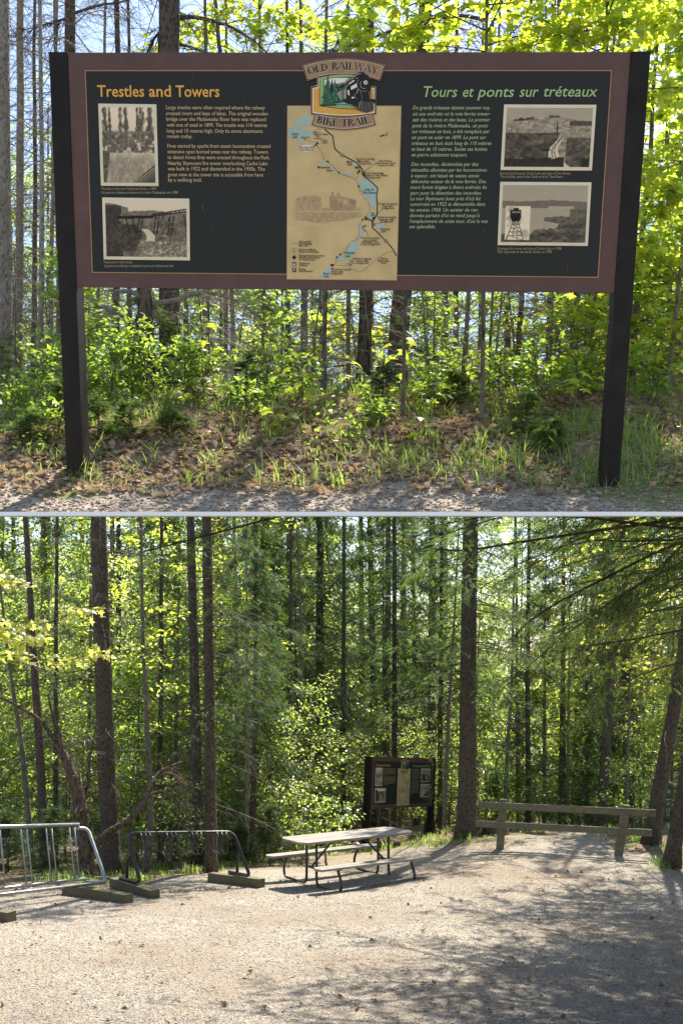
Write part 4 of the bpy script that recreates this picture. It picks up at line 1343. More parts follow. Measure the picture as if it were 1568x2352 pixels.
# train
loc = emblem
layer('emblem_train', P['grey'], [[(640, 690), (745, 640), (745, 835), (690, 790)], [(755, 640), (815, 610), (815, 790), (755, 790)]], 12, loc)
layer('emblem_train', P['ink'], [
    [(690, 575), (770, 520), (850, 440), (930, 410), (1000, 345), (1080, 318), (1125, 330), (1150, 365), (1190, 380), (1215, 420), (1240, 500), (1250, 600), (1230, 670), (1240, 730), (1230, 800), (1335, 805), (1335, 868), (1285, 870), (1290, 990), (1175, 1043), (1010, 990), (1000, 960), (900, 900), (800, 860), (740, 830), (820, 790), (820, 590), (890, 530), (950, 490), (1010, 440), (1040, 400), (960, 440), (880, 500), (800, 560), (740, 600), (680, 605)],
    [(740, 640), (756, 632), (756, 840), (740, 832)], [(815, 600), (890, 560), (890, 800), (815, 800)]], 14, loc)
layer('emblem_train', P['white'], [[(893, 580), (1000, 520), (1000, 590), (893, 640)], [(832, 650), (862, 640), (870, 740), (840, 720)], [(905, 765), (950, 760), (950, 790), (905, 790)], [(1015, 625), (1022, 625), (1008, 690), (998, 690)]], 15, loc)


def ringp(cx, cy, r0, r1, a0, a1, n=16):
    t = np.linspace(a0, a1, n)
    return [(cx + r1 * math.cos(q), cy + r1 * math.sin(q)) for q in t] + [(cx + r0 * math.cos(q), cy + r0 * math.sin(q)) for q in t[::-1]]


circ = lambda cx, cy, r, n=18: [(cx + r * math.cos(q), cy + r * math.sin(q)) for q in np.arange(n) * 2 * PI / n]
layer('emblem_train', P['grey'], [ringp(1120, 545, 118, 126, PI * 0.35, PI * 1.25), ringp(1130, 545, 66, 78, PI * 0.4, PI * 1.3), ringp(1000, 745, 38, 46, PI * 0.5, PI * 1.5), ringp(1268, 742, 34, 40, 0, 2 * PI)] +
      [ringp(800 + 42 * i, 860 + 14 * i, 24 + 3 * i, 29 + 3 * i, PI * 0.05, PI * 0.95, 10) for i in range(6)] +
      [[(1025 + 27 * i, 850), (1031 + 27 * i, 850), (1045 + 23 * i, 995 + (30 if 2 < i < 8 else 8)), (1040 + 23 * i, 995 + (30 if 2 < i < 8 else 8))] for i in range(10)] +
      [[(1060, 660), (1066, 660), (1100, 800), (1094, 800)], [(1205, 660), (1210, 660), (1225, 800), (1220, 800)], [(1085, 812), (1095, 812), (1035, 950), (1025, 950)], [(760, 545), (850, 455), (930, 420), (1000, 355), (1080, 345), (1085, 352), (1005, 375), (940, 435), (860, 475), (775, 550)]], 16, loc)
layer('emblem_train', P['white'], [circ(1153, 510, 36)], 16, loc)
layer('emblem_train', P['grey'], [circ(1158, 510, 20)], 17, loc)
# banners
ban1 = layer('emblem_banner', P['ban_l'], [sector(765, 2328, 1960, 2253, 0.333, 1)], 4, emblem)
layer('emblem_banner', P['ink'], [sector(765, 2328, 1972, 2241, 0.3265, 1)], 5, emblem)
layer('emblem_banner', P['white'], [sector(765, 2328, 1984, 2227, 0.3195, 1)], 6, emblem)
layer('emblem_banner', P['ban'], [sector(765, 2328, 1991, 2220, 0.3165, 1)], 7, emblem)
layer('emblem_banner', P['ban_l'], [sector(765, -505, 1625, 1850, 0.315, -1)], -0.6, emblem)
layer('emblem_banner', P['ink'], [sector(765, -505, 1630, 1834, 0.3065, -1)], -0.2, emblem)
layer('emblem_banner', P['white'], [sector(765, -505, 1635, 1820, 0.2985, -1)], 0.3, emblem)
layer('emblem_banner', P['ban'], [sector(765, -505, 1640, 1812, 0.2945, -1)], 0.8, emblem)


# capitals with serifs, strokes built by hand on a 100-unit letter box
def capital(ch):
    T_, S_ = 21.0, 10.0        # thick and thin strokes

    def bar(x0, y0, x1, y1, w):
        return [(x0 - w / 2, y0), (x0 + w / 2, y0), (x1 + w / 2, y1), (x1 - w / 2, y1)]

    def serif(x, y, w=30): return [(x - w / 2, y - 3), (x + w / 2, y - 3), (x + w / 2, y + 3), (x - w / 2, y + 3)]

    def ring_(cx, cy, rx, ry, a0=0, a1=2 * PI, th=T_, tn=S_, n=20):
        t = np.linspace(a0, a1, n); w = tn + (th - tn) * np.abs(np.cos(t))
        return [(cx + rx * math.cos(q), cy + ry * math.sin(q)) for q in t] + [(cx + (rx - ww) * math.cos(q), cy + (ry - tn) * math.sin(q)) for q, ww in zip(t[::-1], w[::-1])]
    h = 100
    if ch == 'O': return [ring_(48, 50, 48, 51)], 96
    if ch == 'L': return [bar(20, 0, 20, h, T_), serif(20, 97), serif(16, 3), [(12, 0), (66, 0), (70, 26), (63, 26), (58, 8), (12, 8)]], 72
    if ch == 'D': return [bar(20, 0, 20, h, T_), serif(15, 97), serif(15, 3), ring_(30, 50, 58, 50, -PI / 2, PI / 2)], 92
    if ch == 'R': return [bar(20, 0, 20, h, T_), serif(15, 97), serif(18, 3), ring_(30, 73, 36, 27, -PI / 2, PI / 2), [(34, 48), (50, 48), (84, 0), (66, 0)]], 84
    if ch == 'B': return [bar(20, 0, 20, h, T_), serif(15, 97), serif(15, 3), ring_(28, 75, 34, 25, -PI / 2, PI / 2), ring_(28, 27, 42, 27, -PI / 2, PI / 2)], 76
    if ch == 'I': return [bar(18, 0, 18, h, T_), serif(18, 97, 36), serif(18, 3, 36)], 38
    if ch == 'K': return [bar(20, 0, 20, h, T_), serif(20, 97), serif(20, 3), [(28, 46), (70, 100), (80, 100), (36, 46)], [(36, 54), (50, 60), (90, 0), (70, 0)]], 88
    if ch == 'E': return [bar(20, 0, 20, h, T_), [(12, 0), (64, 0), (68, 24), (61, 24), (56, 8), (12, 8)], [(12, 100), (62, 100), (64, 78), (58, 78), (54, 92), (12, 92)], [(20, 47), (52, 47), (52, 55), (20, 55)]], 70
    if ch == 'T': return [bar(42, 0, 42, h, T_), serif(42, 3, 36), [(2, 78), (8, 78), (12, 92), (72, 92), (76, 78), (82, 78), (82, 100), (2, 100)]], 84
    if ch == 'A': return [[(2, 0), (12, 0), (50, 100), (42, 100)], [(38, 100), (52, 100), (92, 0), (73, 0)], [(22, 30), (66, 30), (66, 37), (22, 37)], serif(7, 3, 26), serif(82, 3, 32)], 92
    if ch == 'W': return [[(2, 100), (20, 100), (44, 0), (36, 0)], [(36, 0), (44, 0), (72, 100), (64, 100)], [(56, 100), (74, 100), (98, 0), (90, 0)], [(90, 0), (98, 0), (128, 100), (120, 100)], serif(10, 97, 30), serif(64, 97, 30), serif(124, 97, 24)], 130
    if ch == 'Y': return [bar(44, 0, 44, 48, T_), [(0, 100), (19, 100), (53, 44), (37, 44)], [(78, 100), (88, 100), (51, 44), (42, 44)], serif(44, 3, 34), serif(10, 97, 30), serif(83, 97, 24)], 86
    return [], 45


def arc_word(word, cx, cy, r, a0, a1, sgn, hgt, k, mat, dx=0, dy=0):
    ws = [capital(c)[1] for c in word]; tot = sum(ws)
    b = MB(); x = 0.0
    for c, w in zip(word, ws):
        for p in capital(c)[0]:
            o = []
            for (px, py) in p:
                a = a0 + (a1 - a0) * (x + w * 0.5) / tot; ax = (px - w * 0.5) * (a1 - a0) / tot * r
                if sgn > 0: X_, Y_ = cx + r * math.sin(a) + ax * math.cos(a) + py / 100 * hgt * math.sin(a), cy - r * math.cos(a) + ax * math.sin(a) - py / 100 * hgt * math.cos(a)
                else: X_, Y_ = cx + r * math.sin(a) + ax * math.cos(a) - py / 100 * hgt * math.sin(a), cy + r * math.cos(a) - ax * math.sin(a) - py / 100 * hgt * math.cos(a)
                o.append((X_ + dx, Y_ + dy))
            q = ez(o, k)
            ar = np.sum(q[:, 0] * np.roll(q[:, 2], -1) - np.roll(q[:, 0], -1) * q[:, 2])
            b.poly(q if ar > 0 else q[::-1])
        x += w
    b.build('emblem_lettering', mat, emblem)['kind'] = 'stuff'


arc_word('OLD RAILWAY', 765, 2328, 2046, -0.302, 0.292, 1, 130, 8, P['white'], 4, 6)
arc_word('OLD RAILWAY', 765, 2328, 2046, -0.302, 0.292, 1, 130, 9, P['ink'])
arc_word('BIKE TRAIL', 765, -505, 1785, -0.272, 0.268, -1, 130, 1.4, P['white'], 4, 5)
arc_word('BIKE TRAIL', 765, -505, 1785, -0.272, 0.268, -1, 130, 2.0, P['ink'])
bpy.data.objects.remove(_to)

# the same sign seen again beyond the picnic table
sign2 = copy_thing(sign, label='small distant trail sign seen at a slant behind the picnic table')
R2 = rot3(0.99801, -0.00285, 0.08374)
o2 = np.array([1.70006, 31.4853, ZC - 3.93655]) - R2[:, 2] * S_LEG
sign2.location = o2
sign2.rotation_euler = __import__('mathutils').Matrix(R2.tolist()).to_euler()


# ------------------------------------------------------------------ growing trees
SPRAY_V, SPRAY_F = [], []
for _k in range(4):
    for _s in (-1, 1):
        _x = _k * 0.24
        i0 = len(SPRAY_V)
        SPRAY_V += [(_x, 0, 0), (_x + 0.14, 0, 0), (_x + 0.36, _s * 0.20, -0.04)]
        SPRAY_F.append((i0, i0 + 1, i0 + 2) if _s > 0 else (i0 + 1, i0, i0 + 2))
SPRAY = (np.array(SPRAY_V, float), SPRAY_F)
MAPLE = (np.array([(0.36, 0, 0.07), (0, 0, 0), (-0.12, 0.33, -0.04), (0.22, 0.27, 0.03), (0.34, 0.60, -0.08), (0.52, 0.24, 0.02), (1.0, 0, -0.14), (0.52, -0.24, 0.02), (0.34, -0.60, -0.08), (0.22, -0.27, 0.03), (-0.12, -0.33, -0.04)], float),
         [(0, i + 1, (i % 10) + 2 if i < 10 else 1) for i in range(1, 10)] + [(0, 10, 1)])
MAPLE = (MAPLE[0], [(0, i, i + 1) for i in range(1, 10)] + [(0, 10, 1)])
LEAF = (np.array([(0, 0, 0), (0.42, 0.27, -0.05), (1.0, 0, -0.12), (0.42, -0.27, -0.05)], float), [(0, 2, 1), (0, 3, 2)])


def trunk_at(path, rad, z):
    path = np.asarray(path)
    return np.stack([np.interp(z, path[:, 2], path[:, k]) for k in range(3)], -1), np.interp(z, path[:, 2], rad)


def grow(mb, path, rad, z0, z1, n, L0, L1, elev=(0.0, 0.2), droop=0.25, sub=8, sublen=0.36, twig_r=0.011, foliage=None, fol=3, fsize=0.2, mat_t=0, mat_f=1, az=None, azs=None, nseg=4, flat=0.35, spread=0.05, tert=0, wig=0.03):
    """limbs from height z0 to z1 (L0 long below, L1 above), side twigs, and leaves or needle sprays on them"""
    n = int(n)
    if n < 1: return
    z = z0 + (z1 - z0) * (np.arange(n) + RNG.random(n)) / n
    p, r = trunk_at(path, rad, z)
    a = RNG.random(n) * 2 * PI if az is None else az + RNG.normal(0, azs or 0.5, n)
    L = np.interp(z, [z0, z1], [L0, L1]) * (0.55 + 0.55 * RNG.random(n))
    e = elev[0] + (elev[1] - elev[0]) * RNG.random(n)
    D = np.stack([np.cos(a) * np.cos(e), np.sin(a) * np.cos(e), np.sin(e)], -1)
    at = mb.twigs(p + D * r[:, None] * 0.6, D, L, twig_r * (0.5 + 0.5 * L), droop, nseg, mat_t, wig)
    idx = np.repeat(np.arange(n), sub)
    t = 0.12 + 0.86 * RNG.random(len(idx)) ** 0.9
    side = np.where(RNG.random(len(idx)) < 0.5, -1.0, 1.0)
    lat = unit(np.cross(D, [0, 0, 1.0]))[idx] * side[:, None]
    d2 = unit(D[idx] * (0.5 + 0.4 * RNG.random(len(idx)))[:, None] + lat * (0.55 + 0.4 * RNG.random(len(idx)))[:, None] + RNG.normal(0, 0.14, (len(idx), 3)) - np.array([0, 0, 0.10 + droop * 0.3]))
    L2 = L[idx] * sublen * (1.12 - t) * (0.6 + 0.7 * RNG.random(len(idx)))
    at2 = mb.twigs(at(idx, t), d2, L2, twig_r * 0.36, droop * 0.8, 2, mat_t, 0.05)
    if tert:
        i3 = np.repeat(np.arange(len(idx)), tert); t3 = 0.2 + 0.75 * RNG.random(len(i3))
        d3 = unit(d2[i3] + RNG.normal(0, 0.6, (len(i3), 3)))
        mb.twigs(at2(i3, t3), d3, L2[i3] * 0.4, twig_r * 0.2, droop, 1, mat_t, 0)
    if foliage is not None:
        i3 = np.repeat(np.arange(len(idx)), fol)
        t3 = 0.1 + 0.92 * RNG.random(len(i3))
        pos = at2(i3, t3) + RNG.normal(0, spread, (len(i3), 3)) * np.array([1, 1, 0.6])
        if foliage is SPRAY:
            X = unit(d2[i3] + RNG.normal(0, 0.35, (len(i3), 3)) - np.array([0, 0, droop * 0.7]))
            Z = up_n(len(i3), 0.35)
        else:
            X = unit(d2[i3] * 0.6 + RNG.normal(0, 0.6, (len(i3), 3)) * np.array([1, 1, 0.5]) - np.array([0, 0, 0.25]))
            Z = up_n(len(i3), flat)
        mb.scatter(foliage, pos, X, Z, fsize * (0.65 + 0.6 * RNG.random(len(i3))), mat_f)


def limb(mb, pts_, r0, nsub, lsub, foliage=None, fol=3, fsize=0.15, mat_t=0, mat_f=1, droop=0.3, twig_r=0.006, spread=0.05, flat=0.35, down=0.2, r1=0.3, t0=0.0):
    """one limb along given points with its twigs"""
    p = smooth(pts_, 5)
    mb.tube(p, np.linspace(r0, r0 * r1, len(p)), 6, True, mat_t)
    tan = unit(np.gradient(p, axis=0))
    k = (len(p) - 1) * (t0 + (1 - t0) * RNG.random(nsub)); i = np.minimum(k.astype(int), len(p) - 2); f = (k - i)[:, None]
    P0 = p[i] * (1 - f) + p[i + 1] * f
    lat = unit(np.cross(tan[i], [0, 0, 1.0])) * np.where(RNG.random(nsub) < 0.5, -1, 1)[:, None]
    d = unit(tan[i] * 0.6 + lat * (0.4 + 0.6 * RNG.random(nsub))[:, None] + RNG.normal(0, 0.25, (nsub, 3)) - np.array([0, 0, down]))
    L = lsub * (0.4 + 0.8 * RNG.random(nsub))
    at = mb.twigs(P0, d, L, twig_r, droop, 3, mat_t, 0.04)
    i2 = np.repeat(np.arange(nsub), 4); t2 = 0.2 + 0.7 * RNG.random(len(i2))
    d2 = unit(d[i2] + RNG.normal(0, 0.5, (len(i2), 3)))
    at2 = mb.twigs(at(i2, t2), d2, L[i2] * 0.42, twig_r * 0.5, droop, 2, mat_t, 0.04)
    if foliage is not None:
        i3 = np.repeat(np.arange(len(i2)), fol); t3 = RNG.random(len(i3))
        pos = at2(i3, t3) + RNG.normal(0, spread, (len(i3), 3))
        X = unit(d2[i3] + RNG.normal(0, 0.45, (len(i3), 3)) - np.array([0, 0, 0.2])); Z = up_n(len(i3), flat)
        mb.scatter(foliage, pos, X, Z, fsize * (0.65 + 0.6 * RNG.random(len(i3))), mat_f)


def wob(path, rad, amp, n=24):
    """resample a trunk and give it a little life"""
    path = np.asarray(path, float); z = np.linspace(path[0, 2], path[-1, 2], n)
    p, r = trunk_at(path, rad, z)
    q = np.cumsum(RNG.normal(0, amp, (n, 2)), 0); q -= np.linspace(0, 1, n)[:, None] * q[-1]
    p[:, :2] += q * 0.5
    r = r * (1 + 0.35 * np.exp(-(z - z[0]) / 0.25))          # root flare
    return p, r


def px_trunk(f, D, px, top=None, sink=0.1):
    """trunk from photograph points (u, v, width px), the last one near the ground; continues straight up to height top above the foot"""
    px = sorted(px, key=lambda q: -q[1])
    p = ray([q[0] for q in px], [q[1] for q in px], np.full(len(px), float(D)))
    r = np.array([q[2] for q in px]) / FPX * D * 0.5
    zg = float(f(p[0, 0], p[0, 1])) - sink
    if p[0, 2] > zg + 0.02:
        d = (p[0] - p[1]) / max(p[0, 2] - p[1, 2], -1e9) if False else np.zeros(3)
        p = np.vstack([[p[0, 0], p[0, 1], zg], p]); r = np.concatenate([[r[0] * 1.05], r])
    else:
        p[0, 2] = zg
    if top and zg + top > p[-1, 2]:
        a, b_ = p[-2], p[-1]
        s = (zg + top - b_[2]); dxy = (b_[:2] - a[:2]) / max(b_[2] - a[2], 0.3)
        dxy = np.clip(dxy, -0.12, 0.12)
        p = np.vstack([p, [b_[0] + dxy[0] * s, b_[1] + dxy[1] * s, zg + top]])
        r = np.concatenate([r, [max(0.012, r[-1] * max(0.1, 1 - s / top * 1.1))]])
    return p, r


def tree(name, label, cat, p, r, bark, crown, mats, group=None, sides=10, rough=0.03, amp=0.012, crown_name='crown'):
    """a tree: an Empty at the foot with a trunk and a crown; crown(mb, path, radii) grows it"""
    p, r = wob(p, r, amp)
    o = p[0].copy(); o[2] += 0.1
    t = empty(name, o, label, cat, group)
    b = MB(); b.tube(p, r, sides, True, 0, rough); b.build('trunk', bark, t, True, o)
    b = MB(); crown(b, p, r)
    if b.n: b.build(crown_name, mats, t, False, o)
    return t


TW = [M['twig'], M['needle']]
TWP = [M['twig_pale'], M['needle_lit']]


def c_dead(z0, z1, n, L, el=(-0.25, 0.15), tert=3, sub=9, droop=0.3, r=0.010, **k):
    return lambda b, p, q: grow(b, p, q, p[0, 2] + z0, p[0, 2] + z1, n, L, L * 0.8, el, droop, sub, 0.4, r, None, tert=tert, **k)


def c_spruce(z0, z1, n, L0, L1, sub=12, fol=4, fs=0.20, el=(-0.2, 0.1), droop=0.35, **k):
    return lambda b, p, q: grow(b, p, q, p[0, 2] + z0, p[0, 2] + z1, n, L0, L1, el, droop, sub, 0.36, 0.011, SPRAY, fol, fs, **k)


def c_leaf(z0, z1, n, L0, L1, sub=8, fol=6, fs=0.11, el=(0.1, 0.6), droop=0.12, tpl=LEAF, spread=0.09, sublen=0.45, **k):
    return lambda b, p, q: grow(b, p, q, p[0, 2] + z0, p[0, 2] + z1, n, L0, L1, el, droop, sub, sublen, 0.008, tpl, fol, fs, spread=spread, **k)


def both(*fs):
    def go(b, p, q):
        for f in fs: f(b, p, q)
    return go


# ------------------------------------------------------------------ lower woods: the trees round the clearing
LM = [M['twig'], M['maple']]
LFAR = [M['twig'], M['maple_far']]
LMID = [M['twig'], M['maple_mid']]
LG = [M['twig'], M['leaf']]
tree('spruce_tree', 'thick dark spruce trunk standing behind and between the two bike racks', 'tree', *px_trunk(G, 23.0, [(226, 1190, 36), (240, 1600, 40), (258, 1990, 45)], 10.5),
     M['bark'], both(c_dead(0.3, 4.5, 26, 0.4, sub=3), c_dead(1.0, 8.0, 46, 2.3), c_spruce(8, 10.5, 22, 1.6, 0.4, 9)), TW, sides=16)
tree('spruce_tree', 'straight brown spruce trunk rising behind the right half of the black bike rack', 'tree', *px_trunk(G, 22.0, [(475, 1190, 22), (480, 1700, 25), (483, 1985, 28)], 10.5),
     M['bark'], both(c_dead(0.3, 4.5, 24, 0.35, sub=3), c_dead(1.2, 6.5, 44, 1.6), c_spruce(3.0, 8.5, 34, 1.7, 1.3, 11, az=-0.5, azs=0.7), c_spruce(8.5, 10.5, 16, 1.2, 0.3, 8)), TW, sides=14)
tree('spruce_tree', 'pale rough spruce trunk just left of the straight brown one', 'tree', *px_trunk(G, 27.0, [(440, 1190, 18), (450, 1600, 23), (456, 1930, 28)], 15),
     M['bark'], both(c_dead(2.0, 8.5, 40, 1.8), c_spruce(10, 15, 30, 1.6, 0.4, 8)), TW, sides=12)
tree('spruce_tree', 'slender dark spruce trunk near the left edge, left of the thick one', 'tree', *px_trunk(G, 25.0, [(60, 1190, 13), (75, 1450, 16), (90, 1720, 20), (105, 2000, 22)], 14),
     M['bark'], both(c_dead(1.5, 8, 40, 1.6), c_spruce(9, 14, 26, 1.5, 0.4, 8)), TW, sides=12)
tree('leafy_tree', 'thin crooked dark trunk beside the left edge, behind the silver bike rack', 'tree', *px_trunk(G, 26.0, [(16, 1480, 6), (30, 1580, 9), (45, 1680, 11), (62, 1830, 13), (74, 1990, 15)], 9),
     M['bark_thin'], c_leaf(2.0, 9, 16, 1.4, 0.9, 7, 5), LG)
tree('sapling', 'wavy dark sapling rising through the left loops of the black bike rack', 'tree', *px_trunk(G, 22.8, [(325, 1260, 7), (328, 1500, 9), (338, 1720, 12), (347, 1850, 14), (341, 1940, 17), (332, 2010, 18)], 8),
     M['bark_thin'], both(c_leaf(3.0, 8, 18, 1.3, 0.8, 7, 5), c_dead(1.5, 5, 14, 0.9)), LM)
tree('spruce_tree', 'thick dark spruce trunk just right of the small slanted trail sign', 'tree', *px_trunk(G, 25.0, [(1079, 1190, 34), (1076, 1500, 36), (1072, 1750, 40), (1070, 1925, 46)], 9.5),
     M['bark'], both(c_dead(0.4, 4.5, 26, 0.4, sub=3), c_dead(2.0, 6, 36, 2.2), c_spruce(3.4, 7.5, 44, 2.4, 1.6, 13, 4, 0.20), c_spruce(7.5, 9.5, 16, 1.2, 0.3, 8)), [M['twig'], M['needle_lit']], sides=16)
tree('spruce_tree', 'leaning spruce trunk behind the right part of the wooden fence', 'tree', *px_trunk(G, 28.0, [(1418, 1340, 14), (1404, 1520, 18), (1390, 1720, 22), (1380, 1905, 25)], 14),
     M['bark'], both(c_dead(0.8, 7, 46, 2.0), c_spruce(6, 14, 40, 2.0, 0.5, 10)), TW, sides=12)
tree('spruce_tree', 'grey leaning trunk at the right end of the wooden fence', 'tree', *px_trunk(G, 23.5, [(1568, 1500, 26), (1545, 1640, 29), (1515, 1800, 33), (1492, 1950, 37)], 13),
     M['bark'], both(c_dead(0.8, 6.5, 34, 1.8), c_spruce(5.5, 13, 40, 2.4, 0.6, 11)), TW, sides=14)
tree('spruce_tree', 'dark trunk at the right edge in front of the fence end', 'tree', *px_trunk(G, 20.8, [(1600, 1640, 28), (1566, 1820, 32), (1540, 1990, 36)], 12),
     M['bark'], both(c_dead(1.0, 5.5, 24, 1.6), c_spruce(4.8, 12, 44, 2.8, 0.6, 12)), TW, sides=14)
tree('birch_tree', 'slim white birch trunk in the right background', 'tree', *px_trunk(G, 34.0, [(1530, 1300, 10), (1536, 1450, 11), (1534, 1650, 13), (1530, 1900, 14)], 18),
     M['bark_birch'], c_leaf(5, 18, 40, 2.0, 1.0, 8, 7, 0.12), LM)
for (lab, D, px, top) in (('thin bare dead trunk in the gap right of the thick trunk beside the sign', 29, [(1176, 1480, 6), (1174, 1580, 7), (1164, 1730, 9), (1156, 1900, 10)], 9),
                          ('thin dark trunk between the slanted sign and the thick trunk', 28, [(1038, 1500, 6), (1034, 1580, 8), (1026, 1760, 9), (1019, 1920, 11)], 9),
                          ('thin straight dead pole among the leaves left of the slanted sign', 30, [(688, 1380, 6), (694, 1500, 7), (688, 1660, 8), (676, 1900, 9)], 10),
                          ('thin dark pole behind the right end of the black bike rack', 25, [(570, 1500, 6), (571, 1700, 8), (566, 1960, 10)], 9)):
    tree('dead_pole', lab, 'tree', *px_trunk(G, D, px, top), M['bark_thin'], c_dead(1.5, top, 40, 1.1), TW, crown_name='branches', sides=7)
for (lab, D, px, top) in (('spruce trunk in shade far behind the small slanted sign', 46, [(992, 1400, 16), (990, 1650, 19), (986, 1900, 22)], 20), ('dim spruce trunk seen above the left half of the slanted sign', 45, [(890, 1300, 13), (888, 1550, 15), (884, 1850, 18)], 20),
                          ('dim spruce trunk with hanging boughs above the picnic table', 36, [(732, 1300, 9), (734, 1500, 12), (738, 1850, 15)], 15)):
    tree('spruce_tree', lab, 'tree', *px_trunk(G, D, px, top), M['bark'], both(c_dead(3.0, 7, 26, 1.8), c_spruce(5.0, top, 80, 2.8, 0.5, 12, 4, 0.24)), TW, sides=10)
tree('spruce_tree', 'dense dark spruce with boughs almost to the ground behind the fence', 'tree', *px_trunk(G, 33.0, [(1292, 1500, 10), (1290, 1900, 20)], 15),
     M['bark'], c_spruce(1.2, 15, 150, 2.5, 0.4, 13, 5, 0.25), TW, sides=10)
tree('spruce_tree', 'dark spruce with low sweeping boughs right of the black bike rack', 'tree', *px_trunk(G, 26.5, [(585, 1200, 8), (580, 1920, 14)], 9.5),
     M['bark'], c_spruce(0.9, 9.5, 100, 1.7, 0.5, 12, 5, 0.21, el=(-0.45, 0.0)), TW, sides=10)
tree('spruce_tree', 'tall dark spruce with drooping boughs left of the thick trunk by the sign', 'tree', *px_trunk(G, 34.8, [(905, 1200, 9), (903, 1900, 14)], 13),
     M['bark'], both(c_spruce(4.4, 14, 110, 3.2, 0.5, 13, 4, 0.24, el=(-0.3, 0.05)), c_dead(1.5, 5, 20, 2.0)), TW, sides=10)
# dead-twigged cedar with the twisted stem behind the silver rack
cd = ray(np.array([195]), np.array([2000]), np.array([21.6]))[0]; zc = float(G(cd[0], cd[1]))
o = np.array([cd[0], cd[1], zc])
ct = empty('gnarled_cedar', o, 'gnarled reddish cedar with split shaggy trunk and twisted limbs behind the silver bike rack', 'tree')
b = MB()
pp = lambda l, D=21.6: ray([q[0] for q in l], [q[1] for q in l], [D + (q[2] if len(q) > 2 else 0) for q in l])
tr_ = np.vstack([[o[0], o[1], zc - 0.1], pp([(198, 1990), (196, 1930), (186, 1870), (172, 1800), (150, 1740), (120, 1690)])])
b.tube(smooth(tr_, 4), np.interp(np.linspace(0, 1, 4 * 6 + 1), [0, 0.3, 0.6, 1], [0.20, 0.15, 0.13, 0.05]), 12, True, 0, 0.2)
b.build('trunk', M['bark_red'], ct, True, o)
for l, r0 in (([(120, 1690), (95, 1660), (50, 1625), (0, 1600), (-40, 1590)], 0.045), ([(186, 1860), (200, 1800, .2), (206, 1750, .3), (216, 1690, .4), (225, 1640, .5)], 0.05), ([(150, 1740), (140, 1690), (120, 1640), (110, 1590)], 0.05),
              ([(205, 1960), (250, 1920, -.2), (296, 1878, -.3), (330, 1840, -.3), (352, 1800, -.2), (368, 1770), (420, 1752)], 0.075), ([(330, 1840, -.3), (370, 1812), (400, 1822), (430, 1850)], 0.035), ([(352, 1800, -.2), (385, 1780), (440, 1800)], 0.03)):
    b = MB(); limb(b, pp(l) + RNG.normal(0, 0.03, (len(l), 3)), r0, 34, 0.6, None, twig_r=0.006)
    b.build('limb', [M['bark_red'], M['needle']], ct, True, o)
b = MB()
for i in range(70):
    a = RNG.random() * 2 * PI; zz = 1980 - 300 * RNG.random() ** 1.3
    q = pp([(192 + RNG.normal(0, 9), zz)])[0] + np.array([0.16 * math.cos(a), 0.16 * math.sin(a), 0])
    d = unit(np.array([math.cos(a), math.sin(a), RNG.normal(0, 0.7)])); s = 0.08 + 0.2 * RNG.random()
    t_ = unit(np.cross(d, [0, 0, 1.0])) * 0.012
    b.poly([q - t_, q + t_, q + d * s + t_ * 0.3, q + d * s * 0.9 - t_ * 0.3])
b.build('splinters', M['twig_pale'], ct, False, o)['kind'] = 'stuff'

# leafy saplings behind the table and round the edge
SAP = [(640, 26.5, 3.6, 'bright'), (705, 28.0, 4.4, 'bright'), (748, 30.5, 3.6, 'bright'), (800, 33.5, 3.4, 'bright'), (610, 30.0, 5.2, 'bright'), (865, 36.0, 4.6, 'bright'), (945, 37.0, 4.4, 'bright'), (550, 28.5, 3.8, 'green'), (420, 24.5, 2.2, 'green'), (385, 30.0, 4.2, 'bright'),
       (300, 28.0, 3.6, 'green'), (150, 29.0, 4.6, 'bright'), (20, 27.0, 3.2, 'green'), (1110, 28.5, 2.6, 'green'), (1190, 31.0, 3.8, 'bright'), (1240, 29.0, 1.6, 'green'), (1455, 25.5, 1.8, 'bright'), (1475, 30.0, 4.5, 'bright'), (1340, 33.0, 4.4, 'green'), (1030, 33.0, 2.8, 'bright'), (750, 24.8, 1.5, 'green'), (690, 25.0, 1.9, 'bright')]
SAPL = ['bright leafy sapling left of the picnic table', 'tall yellow-green sapling behind the left end of the picnic table', 'yellow-green sapling behind the middle of the picnic table', 'low bright sapling just left of the slanted sign post', 'tall bright sapling behind the right end of the black bike rack', 'bright sapling seen under the slanted sign', 'bright sapling behind the right post of the slanted sign', 'green sapling right of the black bike rack', 'low green shrub behind the loops of the black bike rack', 'bright sapling right of the thick trunk behind the racks',
        'green sapling just right of the thick trunk behind the racks', 'bright sapling left of the thick trunk behind the racks', 'green sapling at the left edge behind the silver rack', 'green sapling right of the thick trunk beside the sign', 'bright sapling behind the left fence post', 'low green shrub behind the middle of the fence', 'small bright shrub behind the right fence post', 'bright tall sapling between the leaning trunks at the right', 'green sapling behind the right half of the fence', 'low bright sapling between the slanted sign and thick trunk', 'small green shrub behind the picnic bench', 'small bright shrub at the left end of the far bench']
for (u, D, h, kind), lab in zip(SAP, SAPL):
    x = (u - UC) / FPX * D; z = float(G(x, D))
    p = np.array([[x, D, z - 0.1], [x + RNG.normal(0, 0.1), D, z + h * 0.5], [x + RNG.normal(0, 0.2), D, z + h]]); r = np.array([0.018 + 0.005 * h, 0.014 + 0.002 * h, 0.006])
    tree('sapling', lab, 'sapling', p, r, M['bark_thin'], c_leaf(0.25 * h, h, 8 + 7 * h, 0.75 + 0.2 * h, 0.45, 8, 5, 0.092, (0.0, 0.5), tpl=LEAF, spread=0.12), LMID if kind == 'bright' else LG, sides=6)
